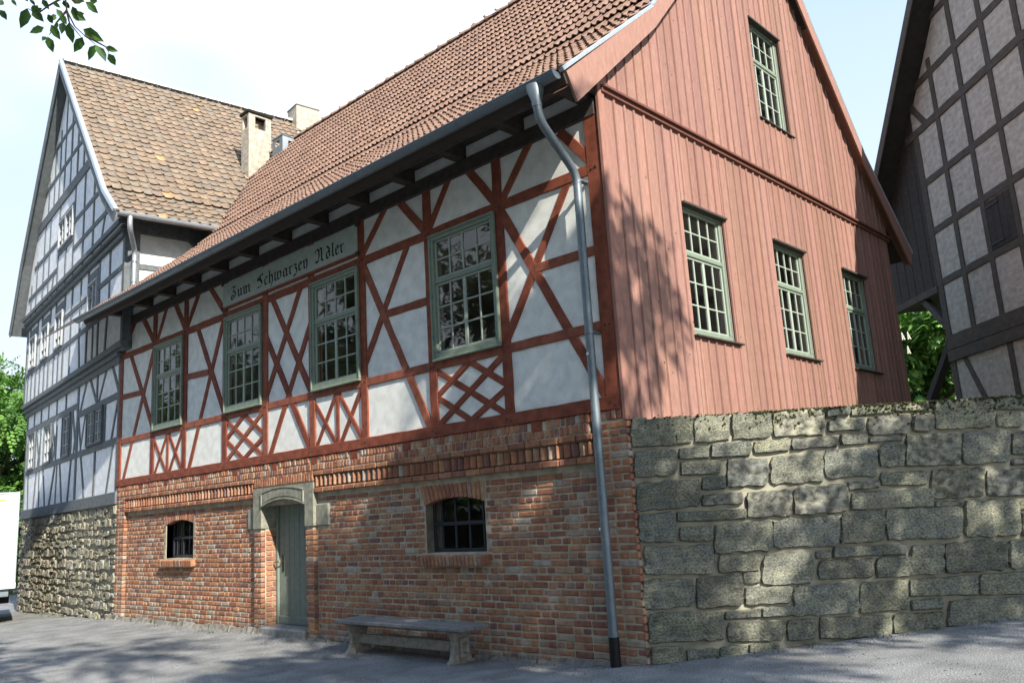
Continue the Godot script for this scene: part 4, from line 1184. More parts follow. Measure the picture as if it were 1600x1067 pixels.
	var V := node(H, "zinc_vent", Transform3D(Basis(), Vector3(-13.85, 0, -4.5)))
	mb = MB.new()
	wall_with_holes(mb, -0.25, 0.25, 10.6, 12.05, [Rect2(-0.13, 11.8, 0.24, 0.16)], 0.27, 0.29)
	put(V, "casing", mb.mesh(), M.zinc)
	mb = MB.new()
	wall_with_holes(mb, -0.27, 0.27, 10.6, 12.05, [Rect2(-0.10, 11.8, 0.2, 0.14)], 0.23, 0.25)
	put(V, "casing", mb.mesh(), M.zinc_bright, Transform3D(Basis(Vector3(0, 0, -1), Vector3.UP, Vector3(1, 0, 0)), Vector3.ZERO))
	pbox(V, "cap", Vector3(-0.27, 12.05, -0.31), Vector3(0.27, 12.075, 0.31), M.zinc, 0.004)
	pbox(V, "duct", Vector3(-0.2, 10.6, -0.2), Vector3(0.2, 11.75, 0.2), M.soot_black)

# ------------------------------------------------------------------ the tall neighbour
func neg(list: Array, layer: float, w: float, called: String) -> Array:   # bars given as s, y along the front, which runs to -x
	var o := []
	for q in list: o.append([called, -q[0], q[1], -q[2], q[3], w, layer])
	return o

func build_neighbour() -> void:
	var H := node(self, "gabled_house", Transform3D(Basis(Vector3.UP, deg_to_rad(-7.0)), Vector3(-13.4, 0, 0)))
	tag(H, "tall half-timbered house in slate grey and white on a rubble stone base", "house")
	# rubble base
	var R := node(H, "rubble_wall")
	pbox(R, "mortar_core", Vector3(-10.25, -0.9, -0.5), Vector3(0.0, 2.21, -0.03), M.lime)
	for k in 10:
		var mb := MB.new()
		var ww := 0.38; var hh := 0.17
		rock_face(mb, [Vector2(-ww / 2, hh / 2), Vector2(ww / 2, hh / 2 - 0.01 * (k % 3)), Vector2(ww / 2 - 0.01 * (k % 2), -hh / 2), Vector2(-ww / 2, -hh / 2 + 0.006 * (k % 4))], 0.12, 0.016, 300 + k, Color.WHITE, 0.05)
		cache["Srubble%d" % k] = mb
	var P := Pieces.new(self, R, "rubble_stone", M.rubble)
	var y := -0.75
	var tn := [Color(0.44, 0.42, 0.31), Color(0.38, 0.36, 0.27), Color(0.50, 0.47, 0.36), Color(0.33, 0.32, 0.25), Color(0.41, 0.36, 0.27), Color(0.47, 0.45, 0.37)]
	while y < 2.16:
		var rh := rng.randf_range(0.15, 0.27)
		if y + rh > 2.12: rh = 2.2 - y
		var x := -10.2 - rng.randf() * 0.1
		while x < 0.0:
			var w := minf(rng.randf_range(0.16, 0.5), 0.02 - x + 0.05)
			var n := 2 if rng.randf() < 0.28 and rh > 0.17 else 1
			for k in n:
				var h := rh / n
				var sx := (w - 0.035) / 0.38; var sy := (h - 0.018) / 0.17
				var b := Basis(Vector3(0, 0, 1), rng.randf_range(-0.09, 0.09)) * Basis.from_scale(Vector3(sx, sy * rng.randf_range(0.7, 1.05), rng.randf_range(0.7, 1.1)))
				P.add("rubble%d" % (rng.randi() % 10), Transform3D(b, Vector3(x + w * 0.5, y + h * (k + 0.5) + rng.randf_range(-0.03, 0.03), rng.randf_range(-0.02, 0.012))), tone(tn) * rng.randf_range(0.85, 1.1), w)
			x += w
		y += rh
	P.finish()
	pbox(H, "sill_beam", Vector3(-10.2, 2.20, -0.25), Vector3(0.03, 2.47, 0.035), M.slate_timber, 0.012)
	# first floor
	var F1 := node(H, "first_floor")
	var B := []
	B += neg([[0.0, 3.58, 10.15, 3.58], [3.7, 4.83, 10.15, 4.83], [0.0, 4.58, 3.75, 4.58]], -0.003, 0.15, "rail")
	B += neg([[0.07, 2.4, 0.07, 5.4], [3.75, 2.4, 3.75, 5.4], [10.08, 2.4, 10.08, 5.4]], 0.0, 0.16, "post")
	B += neg([[4.36, 3.5, 4.36, 4.9], [5.40, 3.5, 5.40, 4.9], [6.54, 3.5, 6.54, 4.9], [7.58, 3.5, 7.58, 4.9], [8.70, 3.5, 8.70, 4.9], [9.74, 3.5, 9.74, 4.9], [1.2, 3.55, 1.2, 4.6], [2.76, 3.55, 2.76, 4.6], [1.97, 2.4, 1.97, 3.6], [1.97, 4.5, 1.97, 5.4], [8.05, 3.5, 8.05, 4.9], [6.05, 3.5, 6.05, 4.9]], -0.004, 0.11, "post")
	B += neg([[9.1, 4.8, 9.1, 5.4], [8.15, 4.8, 8.15, 5.4], [7.15, 4.8, 7.15, 5.4], [6.15, 4.8, 6.15, 5.4], [5.1, 4.8, 5.1, 5.4]], -0.004, 0.1, "post")
	B += neg([[9.40, 2.4, 9.62, 3.6], [8.65, 2.4, 8.46, 3.6], [7.90, 2.4, 8.05, 3.6], [7.12, 2.4, 7.58, 3.6], [6.66, 2.4, 6.06, 3.6], [5.12, 2.4, 5.56, 3.6], [4.54, 2.4, 4.28, 3.6], [2.80, 2.4, 3.34, 3.6], [0.92, 2.4, 0.40, 3.6], [5.86, 2.4, 5.83, 3.6]], -0.006, 0.11, "brace")
	B += neg([[2.66, 5.35, 1.92, 4.6], [0.72, 5.35, 0.08, 4.6], [3.56, 4.6, 2.95, 5.35], [8.68, 4.8, 8.05, 3.6], [6.52, 4.8, 6.05, 3.6], [4.34, 4.8, 3.78, 3.6]], -0.006, 0.11, "brace")
	B += neg([[1.18, 5.35, 1.90, 4.55], [8.40, 3.6, 8.0, 4.6], [6.40, 3.6, 6.05, 4.5], [4.1, 3.6, 3.8, 4.5], [0.12, 4.6, 0.66, 3.6], [3.72, 4.55, 3.3, 3.6], [2.98, 4.55, 3.4, 3.6]], -0.009, 0.10, "brace")
	var holes := []
	var w1 := [[9.66, 8.78], [7.50, 6.62], [5.32, 4.44]]
	for q in w1: holes.append(PackedVector2Array([Vector2(-q[0], 3.62), Vector2(-q[1], 3.62), Vector2(-q[1], 4.74), Vector2(-q[0], 4.74)]))
	holes.append(PackedVector2Array([Vector2(-2.68, 3.66), Vector2(-1.28, 3.66), Vector2(-1.28, 4.52), Vector2(-2.68, 4.52)]))
	timber_wall(F1, B, PackedVector2Array([Vector2(-10.15, 2.45), Vector2(0, 2.45), Vector2(0, 5.4), Vector2(-10.15, 5.4)]), holes, M.slate_timber, M.slate_plaster)
	for q in w1: house_window(H, Vector3(-q[0], 3.62, 0.0), q[0] - q[1], 1.12, M.slate_timber)
	house_window(H, Vector3(-2.68, 3.66, 0.02), 0.69, 0.86, M.slate_timber)
	house_window(H, Vector3(-1.97, 3.66, 0.02), 0.69, 0.86, M.slate_timber)
	# second floor, jettied
	var F2 := node(H, "second_floor", Transform3D(Basis(), Vector3(0, 0, 0.12)))
	B = []
	B += neg([[-0.48, 7.40, 10.2, 7.40], [-0.48, 6.60, 10.2, 6.60]], -0.003, 0.13, "rail")
	B += neg([[-0.40, 5.6, -0.40, 8.15], [10.12, 5.6, 10.12, 8.15]], 0.0, 0.16, "post")
	B += neg([[9.72, 5.6, 9.72, 8.15], [8.62, 5.6, 8.62, 8.15], [8.02, 5.6, 8.02, 8.15], [6.92, 5.6, 6.92, 8.15], [6.24, 5.6, 6.24, 8.15], [5.17, 5.6, 5.17, 8.15], [4.38, 5.6, 4.38, 8.15], [3.44, 6.5, 3.44, 8.15], [2.70, 5.6, 2.70, 8.15], [1.64, 5.6, 1.64, 8.15], [0.75, 6.5, 0.75, 8.15], [9.2, 5.6, 9.2, 6.6], [7.45, 5.6, 7.45, 6.6], [5.7, 5.6, 5.7, 6.6], [2.1, 5.6, 2.1, 6.6]], -0.004, 0.11, "post")
	B += neg([[3.3, 5.6, 3.5, 6.6], [1.0, 5.6, 0.85, 6.6]], -0.006, 0.11, "brace")
	holes = []
	var w2 := [[9.62, 8.72], [7.92, 7.02], [6.14, 5.27], [2.60, 1.74]]
	for q in w2: holes.append(PackedVector2Array([Vector2(-q[0], 6.68), Vector2(-q[1], 6.68), Vector2(-q[1], 7.95), Vector2(-q[0], 7.95)]))
	timber_wall(F2, B, PackedVector2Array([Vector2(-10.2, 5.65), Vector2(0.46, 5.65), Vector2(0.46, 8.15), Vector2(-10.2, 8.15)]), holes, M.slate_timber, M.slate_plaster)
	for q in w2:
		house_window(H, Vector3(-q[0], 6.68, 0.13), q[0] - q[1], 1.0, M.house_white)
		pbox(H, "louvre", Vector3(-q[0], 7.69, 0.04), Vector3(-q[1], 7.95, 0.115), M.slate_timber, 0.01)
	# gable storeys
	var F3 := node(H, "gable", Transform3D(Basis(), Vector3(0, 0, 0.24)))
	B = []
	B += neg([[5.65, 8.92, 9.6, 8.92], [0.3, 9.0, 4.0, 9.0], [5.65, 9.75, 8.9, 9.75], [0.9, 9.75, 4.0, 9.75], [3.95, 9.33, 5.7, 9.33], [3.95, 10.3, 5.7, 10.3], [2.6, 11.88, 7.9, 11.88], [3.5, 12.84, 7.0, 12.84]], -0.003, 0.13, "rail")
	B += neg([[2.0, 10.9, 8.6, 10.9]], 0.01, 0.3, "rail")
	B += neg([[9.2, 8.3, 9.2, 9.3], [8.5, 8.3, 8.5, 9.9], [7.6, 8.3, 7.6, 10.9], [6.85, 8.3, 6.85, 10.9], [5.70, 8.3, 5.70, 10.9], [4.8, 8.3, 4.8, 9.3], [3.93, 8.3, 3.93, 10.9], [2.93, 8.3, 2.93, 10.9], [1.95, 8.3, 1.95, 10.6], [7.3, 10.9, 7.3, 12.2], [6.6, 10.9, 6.6, 12.9], [6.0, 10.9, 6.0, 13.2], [5.4, 10.9, 5.4, 14.4], [4.65, 10.9, 4.65, 13.4], [3.9, 10.9, 3.9, 12.9], [3.2, 10.9, 3.2, 12.2]], -0.004, 0.11, "post")
	B += neg([[1.2, 8.3, 0.7, 9.3], [6.4, 8.3, 6.1, 9.0]], -0.006, 0.11, "brace")
	timber_wall(F3, B, PackedVector2Array([Vector2(-10.2, 8.3), Vector2(0.5, 8.3), Vector2(0.45, 8.60), Vector2(-5.25, 14.7), Vector2(-9.35, 10.0)]), [PackedVector2Array([Vector2(-5.63, 9.4), Vector2(-4.0, 9.4), Vector2(-4.0, 10.24), Vector2(-5.63, 10.24)])], M.slate_timber, M.slate_plaster)
	house_window(H, Vector3(-5.63, 9.4, 0.25), 0.80, 0.84, M.house_white)
	house_window(H, Vector3(-4.81, 9.4, 0.25), 0.80, 0.84, M.house_white)
	# moulded jetties
	for j in [[5.30, 0.0], [8.06, 0.12]]:
		var J := node(H, "jetty")
		pbox(J, "jetty_beam", Vector3(-10.2, j[0], -0.2), Vector3(0.05 + (0.4 if j[0] > 6 else 0.0), j[0] + 0.13, j[1] + 0.05), M.slate_timber, 0.012)
		pbox(J, "jetty_moulding", Vector3(-10.22, j[0] + 0.131, -0.2), Vector3(0.08 + (0.4 if j[0] > 6 else 0.0), j[0] + 0.21, j[1] + 0.12), M.slate_timber, 0.025)
		pbox(J, "jetty_moulding", Vector3(-10.24, j[0] + 0.211, -0.2), Vector3(0.1 + 0.4, j[0] + 0.27, j[1] + 0.085), M.slate_timber, 0.012)
		pbox(J, "jetty_beam", Vector3(-10.26, j[0] + 0.271, -0.2), Vector3(0.14 + 0.36, j[0] + 0.40, j[1] + 0.15), M.slate_timber, 0.012)
	# right-hand side wall, seen over the tavern roof
	var S := node(H, "side_wall", Transform3D(Basis(Vector3.UP, PI / 2), Vector3(0.36, 0, 0)))   # local x runs to the back
	pbox(S, "plaster_panel", Vector3(0.02, 5.6, -0.2), Vector3(6.0, 8.2, 0.095), M.plaster)
	pbox(S, "plaster_panel", Vector3(0.25, 8.46, -0.2), Vector3(6.0, 8.70, 0.06), M.render_buff)
	beam(S, "post", Vector2(0.1, 5.6), Vector2(0.1, 8.5), 0.2, 0.14, 0.2, M.slate_timber)
	beam(S, "rail", Vector2(0.0, 7.40), Vector2(6.0, 7.40), 0.13, 0.125, 0.2, M.slate_timber)
	beam(S, "wall_plate", Vector2(-0.1, 8.3), Vector2(6.0, 8.3), 0.3, 0.17, 0.2, M.slate_timber)
	beam(S, "brace", Vector2(1.2, 8.3), Vector2(2.2, 7.4), 0.14, 0.12, 0.2, M.slate_timber)
	for i in 5: beam(S, "joist_head", Vector2(0.1 + i * 1.05, 8.60), Vector2(0.32 + i * 1.05, 8.60), 0.26, 0.2, 0.3, M.slate_timber)
	# solid body behind
	var mb := MB.new()
	box2(mb, Vector3(-10.1, -0.9, -12.0), Vector3(-0.05, 8.4, -0.5), 0.01)
	put(H, "body", mb.mesh(), M.slate_plaster)
	mb = MB.new()
	prism(mb, PackedVector2Array([Vector2(-10.1, 8.41), Vector2(-0.05, 8.41), Vector2(-0.15, 8.8), Vector2(-5.25, 14.4), Vector2(-9.3, 9.8)]), -12.0, -0.2)
	put(H, "loft", mb.mesh(), M.slate_plaster)
	# roof
	var RF := node(H, "roof")
	mb = MB.new()
	var pr := [Vector2(1.1, 8.36), Vector2(0.1, 9.15), Vector2(-5.25, 14.95), Vector2(-9.4, 10.1), Vector2(-10.72, 8.1)]
	var zf := 0.50
	for i in 4:
		var a: Vector2 = pr[i]; var b: Vector2 = pr[i + 1]
		var t := 0.12
		mb.quad(Vector3(a.x, a.y, zf), Vector3(a.x, a.y, -12.2), Vector3(b.x, b.y, -12.2), Vector3(b.x, b.y, zf))
		mb.quad(Vector3(b.x, b.y - t, zf), Vector3(b.x, b.y - t, -12.2), Vector3(a.x, a.y - t, -12.2), Vector3(a.x, a.y - t, zf))
		mb.quad(Vector3(a.x, a.y - t, zf), Vector3(a.x, a.y, zf), Vector3(b.x, b.y, zf), Vector3(b.x, b.y - t, zf))
	for e in [pr[0], pr[4]]: mb.quad(Vector3(e.x, e.y - 0.12, zf), Vector3(e.x, e.y - 0.12, -12.2), Vector3(e.x, e.y, -12.2), Vector3(e.x, e.y, zf))
	put(RF, "roof_deck", mb.mesh(), M.slate_timber)
	mb = MB.new()
	for i in 4:
		var a := Vector3(pr[i].x, pr[i].y - 0.1, zf + 0.02); var b := Vector3(pr[i + 1].x, pr[i + 1].y - 0.1, zf + 0.02)
		var d := (b - a).normalized()
		bev(mb, Transform3D(Basis(d, Vector3(0, 0, 1).cross(d), Vector3(0, 0, 1)), (a + b) * 0.5), Vector3((b - a).length() + 0.03, 0.26, 0.035), 0.006)
	put(RF, "bargeboard", mb.mesh(), M.slate_timber)
	mb = MB.new()
	for i in 2:
		var a := Vector3(pr[i].x, pr[i].y + 0.04, zf); var b := Vector3(pr[i + 1].x, pr[i + 1].y + 0.04, zf)
		var d := (b - a).normalized()
		bev(mb, Transform3D(Basis(d, Vector3(0, 0, 1).cross(d), Vector3(0, 0, 1)), (a + b) * 0.5), Vector3((b - a).length() + 0.03, 0.10, 0.11), 0.01)
	put(RF, "verge_flashing", mb.mesh(), M.zinc_bright)
	tile_shape("house_tile", 0.235, 0.36, 1, 12)
	var tones := [Color(0.314, 0.247, 0.178), Color(0.275, 0.226, 0.173), Color(0.351, 0.273, 0.189), Color(0.247, 0.221, 0.173), Color(0.304, 0.263, 0.200), Color(0.237, 0.215, 0.178), Color(0.342, 0.273, 0.194), Color(0.294, 0.263, 0.205), Color(0.247, 0.242, 0.205)]
	var Q := Pieces.new(self, RF, "roof_tile", M.tile)
	var seglen := [(pr[1] - pr[0]).length(), (pr[2] - pr[1]).length()]
	var nr := int((seglen[0] + seglen[1]) / 0.30)
	for j in nr:
		var d: float = j * 0.30 - 0.02
		var i := 0
		if d > seglen[0]: d -= seglen[0]; i = 1
		var p: Vector2 = pr[i].lerp(pr[i + 1], d / seglen[i])
		var up: Vector2 = (pr[i + 1] - pr[i]).normalized()
		var bs := Basis(Vector3(0, 0, -1), Vector3(up.y, -up.x, 0), Vector3(-up.x, -up.y, 0))
		var z := 0.42
		while z > -9.5:
			var w: Vector3 = H.transform * Vector3(p.x, p.y, z)
			var mz := main_roof_y(w.z)
			if not (w.x < 1.0 and w.z > -8.0 and mz > p.y + 0.12):
				var c := tone(tones).lerp(Color(0.33, 0.235, 0.165), 0.5) * rng.randf_range(0.93, 1.06)
				if rng.randf() < 0.015: c = Color(0.58, 0.36, 0.19)
				var b := bs * Basis(Vector3.UP, rng.randf_range(-0.04, 0.04)) * Basis(Vector3(0, 0, 1), rng.randf_range(-0.05, 0.05)) * Basis(Vector3.RIGHT, rng.randf_range(-0.025, 0.03))
				Q.add("house_tile", Transform3D(b, Vector3(p.x, p.y, z) + Vector3(up.y, -up.x, 0) * (0.012 + rng.randf_range(0, 0.012)) + Vector3(up.x, up.y, 0) * rng.randf_range(-0.015, 0.015)), c, 0.235)
			z -= 0.232
	Q.finish()
	var rz := 0.45
	while rz > -9.0:
		mb = MB.new()
		for s in 8:
			var a0 := PI * s / 8.0; var a1 := PI * (s + 1) / 8.0
			var p0 := Vector3(cos(a0), sin(a0), 0); var p1 := Vector3(cos(a1), sin(a1), 0)
			mb.sq(p0 * 0.12 + Vector3(0, 0, 0.19), p0 * 0.14 + Vector3(0, 0, -0.19), p1 * 0.14 + Vector3(0, 0, -0.19), p1 * 0.12 + Vector3(0, 0, 0.19), p0, p0, p1, p1, Color(0.85, 0.8, 0.72))
		put(RF, "ridge_tile", mb.mesh(), M.tile, Transform3D(Basis(), Vector3(-5.25, 14.97, rz - 0.19)))
		rz -= 0.38
	var CH := node(H, "chimney", Transform3D(Basis(), Vector3(-5.2, 14.4, -7.0)))
	pbox(CH, "shaft", Vector3(-0.35, 0, -0.42), Vector3(0.35, 1.05, 0.42), M.render_buff, 0.02)
	pbox(CH, "cap", Vector3(-0.37, 1.05, -0.44), Vector3(0.37, 1.09, 0.44), M.concrete, 0.01)
	gutter(H, Vector3(1.19, 8.33, -2.3), Vector3(1.19, 8.33, 0.46), 0.08, M.zinc_bright)
	mb = MB.new()
	var pth := pipe_elbow([Vector3(1.19, 8.28, 0.22), Vector3(1.19, 8.0, 0.22), Vector3(0.62, 7.70, -0.05), Vector3(0.62, 6.75, -0.05)], 0.14, 5)
	var rr := []
	for p in pth: rr.append(0.055)
	var DP := node(H, "downpipe")
	tube(mb, pth, rr, 12)
	put(DP, "pipe", mb.mesh(), M.zinc_bright)
	for yy in [7.42, 6.95]:
		mb = MB.new()
		tube(mb, [Vector3(0.62, yy, -0.05), Vector3(0.62, yy + 0.03, -0.05)], [0.062, 0.062], 12)
		put(DP, "collar", mb.mesh(), M.zinc)

func house_window(H: Node, at: Vector3, w: float, h: float, frame: Material) -> void:
	var o := node(H, "window", Transform3D(Basis(), at))
	var mb := MB.new()
	var f := 0.06
	box2(mb, Vector3(0, 0, -0.1), Vector3(w, f, 0.03), 0.008); box2(mb, Vector3(0, h - f, -0.1), Vector3(w, h, 0.03), 0.008)
	box2(mb, Vector3(0, f, -0.1), Vector3(f, h - f, 0.028), 0.008); box2(mb, Vector3(w - f, f, -0.1), Vector3(w, h - f, 0.028), 0.008)
	put(o, "frame", mb.mesh(), frame)
	mb = MB.new()
	box2(mb, Vector3(f, f, -0.05), Vector3(w - f, f + 0.03, 0.0), 0.004); box2(mb, Vector3(f, h - f - 0.03, -0.05), Vector3(w - f, h - f, 0.0), 0.004)
	box2(mb, Vector3(f, f + 0.03, -0.05), Vector3(f + 0.03, h - f - 0.03, -0.001), 0.004); box2(mb, Vector3(w - f - 0.03, f + 0.03, -0.05), Vector3(w - f, h - f - 0.03, -0.001), 0.004)
	put(o, "sash", mb.mesh(), M.house_white)
	pbox(o, "mullion", Vector3(w * 0.5 - 0.025, f + 0.03, -0.045), Vector3(w * 0.5 + 0.025, h - f - 0.03, 0.004), M.house_white)
	for k in [0.3, 0.62]: pbox(o, "glazing_bar", Vector3(f + 0.03, h * k - 0.012, -0.04), Vector3(w - f - 0.03, h * k + 0.012, -0.006), M.house_white)
	var q := MB.new()
	q.quad(Vector3(f, f, -0.03), Vector3(w - f, f, -0.03), Vector3(w - f, h - f, -0.03), Vector3(f, h - f, -0.03))
	put(o, "pane", q.mesh(), M.glass)
	# white curtains hung inside
	for s in 2:
		var c := MB.new()
		var x0 := f + (0.0 if s == 0 else (w - 2 * f) * 0.56); var x1 := x0 + (w - 2 * f) * 0.44
		var n := 10
		for i in n:
			var a := lerpf(x0, x1, float(i) / n); var b := lerpf(x0, x1, float(i + 1) / n)
			var za := -0.16 + 0.02 * sin(i * 2.1); var zb := -0.16 + 0.02 * sin((i + 1) * 2.1)
			c.quad(Vector3(a, f, za), Vector3(b, f, zb), Vector3(b, h - f, zb), Vector3(a, h - f, za))
		put(o, "curtain", c.mesh(), M.curtain)

# ------------------------------------------------------------------ the barn behind the garden wall
func build_barn() -> void:
	var n := Vector3(-0.7219, 0, 0.6919)
	var H := node(self, "barn", Transform3D(Basis(Vector3.UP, -atan2(0.7219, 0.6919)), n * -8.0))
	tag(H, "weathered grey timbered barn with pale plaster behind the stone wall", "barn")
	var W := node(H, "timber_wall")
	var B := []
	B += neg([[-0.3, 5.68, 7.9, 5.68], [-0.3, 6.79, 7.9, 6.79], [0.2, 7.87, 7.9, 7.87], [2.2, 10.0, 7.6, 10.0], [3.3, 11.05, 6.6, 11.05]], -0.003, 0.15, "rail")
	B += neg([[1.0, 9.03, 8.3, 9.03]], 0.004, 0.17, "rail")
	B += neg([[-0.3, 4.40, 7.95, 4.40]], 0.010, 0.30, "sill_beam")
	B += neg([[-0.3, 4.12, 7.95, 4.12]], 0.030, 0.22, "sill_beam")
	B += neg([[7.86, 2.0, 7.86, 9.05], [-0.2, 2.0, -0.2, 6.6]], 0.0, 0.2, "post")
	for q in [[6.93, 10.3], [5.96, 11.4], [5.03, 12.3], [4.08, 11.3], [3.1, 10.3], [2.1, 9.2], [1.1, 8.2], [0.4, 7.4]]: B += neg([[q[0], 4.3, q[0], q[1]]], -0.001, 0.15, "post")
	for q in [5.9, 4.0, 2.1]: B += neg([[q, 2.0, q, 4.2]], -0.001, 0.15, "post")
	B += neg([[7.52, 4.2, 6.6, 2.5], [8.15, 10.0, 7.35, 9.0]], -0.006, 0.15, "brace")
	timber_wall(W, B, PackedVector2Array([Vector2(-7.95, 2.0), Vector2(0.3, 2.0), Vector2(0.3, 7.0), Vector2(-5.07, 12.55), Vector2(-7.95, 9.5)]), [PackedVector2Array([Vector2(-5.9, 5.75), Vector2(-5.08, 5.75), Vector2(-5.08, 6.7), Vector2(-5.9, 6.7)])], M.barn_timber, M.barn_plaster, 0.0, 0.02, 0.16)
	var SH := node(H, "shutter", Transform3D(Basis(), Vector3(-5.87, 5.76, -0.03)))
	for i in 4: pbox(SH, "board", Vector3(i * 0.197, 0, 0), Vector3(i * 0.197 + 0.193, 0.92, 0.03 + 0.004 * (i % 2)), M.barn_board, 0.006)
	pbox(SH, "strap", Vector3(0.02, 0.08, 0.035), Vector3(0.42, 0.115, 0.048), M.black_iron, 0.003)
	pbox(SH, "strap", Vector3(0.02, 0.80, 0.035), Vector3(0.42, 0.835, 0.048), M.black_iron, 0.003)
	# boarded bay hanging at the far end
	var BY := node(H, "boarded_bay")
	var x := -7.97
	var k := 0
	while x > -9.85:
		var w := rng.randf_range(0.15, 0.2)
		var top := 12.75 - 1.07 * (-x + w * 0.5 - 5.07) - 0.05
		pbox(BY, "board", Vector3(x - w + 0.006, 5.66, -0.05), Vector3(x, top, -0.022 + 0.006 * (k % 2)), M.barn_board, 0.004)
		x -= w; k += 1
	pbox(BY, "bay_beam", Vector3(-9.9, 5.50, -0.2), Vector3(-7.97, 5.655, 0.02), M.barn_timber, 0.012)
	pbox(BY, "bay_floor", Vector3(-9.9, 5.52, -3.2), Vector3(-7.97, 5.64, -0.21), M.barn_board, 0.01)
	pbox(BY, "bay_wall", Vector3(-9.95, 5.6, -3.2), Vector3(-9.86, 7.3, -0.06), M.barn_board, 0.01)
	beam(BY, "brace", Vector2(-8.75, 5.55), Vector2(-7.84, 4.68), 0.15, -0.02, 0.14, M.barn_timber)
	beam(BY, "strut", Vector2(-7.9, 4.8), Vector2(-10.9, 2.2), 0.16, -0.2, 0.16, M.barn_board)
	# body
	var mb := MB.new()
	prism(mb, PackedVector2Array([Vector2(-7.94, 1.8), Vector2(0.29, 1.8), Vector2(0.29, 6.9), Vector2(-5.07, 12.4), Vector2(-7.94, 9.4)]), -4.6, -0.13)
	put(H, "body", mb.mesh(), M.barn_plaster)
	var RF := node(H, "roof")
	for sd in [[Vector2(-5.07, 12.80), Vector2(-10.2, 7.31)], [Vector2(-5.07, 12.80), Vector2(0.75, 6.57)]]:
		mb = MB.new()
		var a: Vector2 = sd[0]; var b: Vector2 = sd[1]
		var t := 0.14
		prism(mb, PackedVector2Array([a, b, b - Vector2(0, t), a - Vector2(0, t)]), -4.9, 0.42)
		put(RF, "roof_slope", mb.mesh(), M.barn_board)
		mb = MB.new()
		var d := (b - a).normalized()
		bev(mb, Transform3D(Basis(Vector3(d.x, d.y, 0), Vector3(0, 0, 1).cross(Vector3(d.x, d.y, 0)), Vector3(0, 0, 1)), Vector3((a.x + b.x) * 0.5, (a.y + b.y) * 0.5 - 0.08, 0.445)), Vector3((b - a).length(), 0.22, 0.03), 0.005)
		put(RF, "bargeboard", mb.mesh(), M.barn_timber)

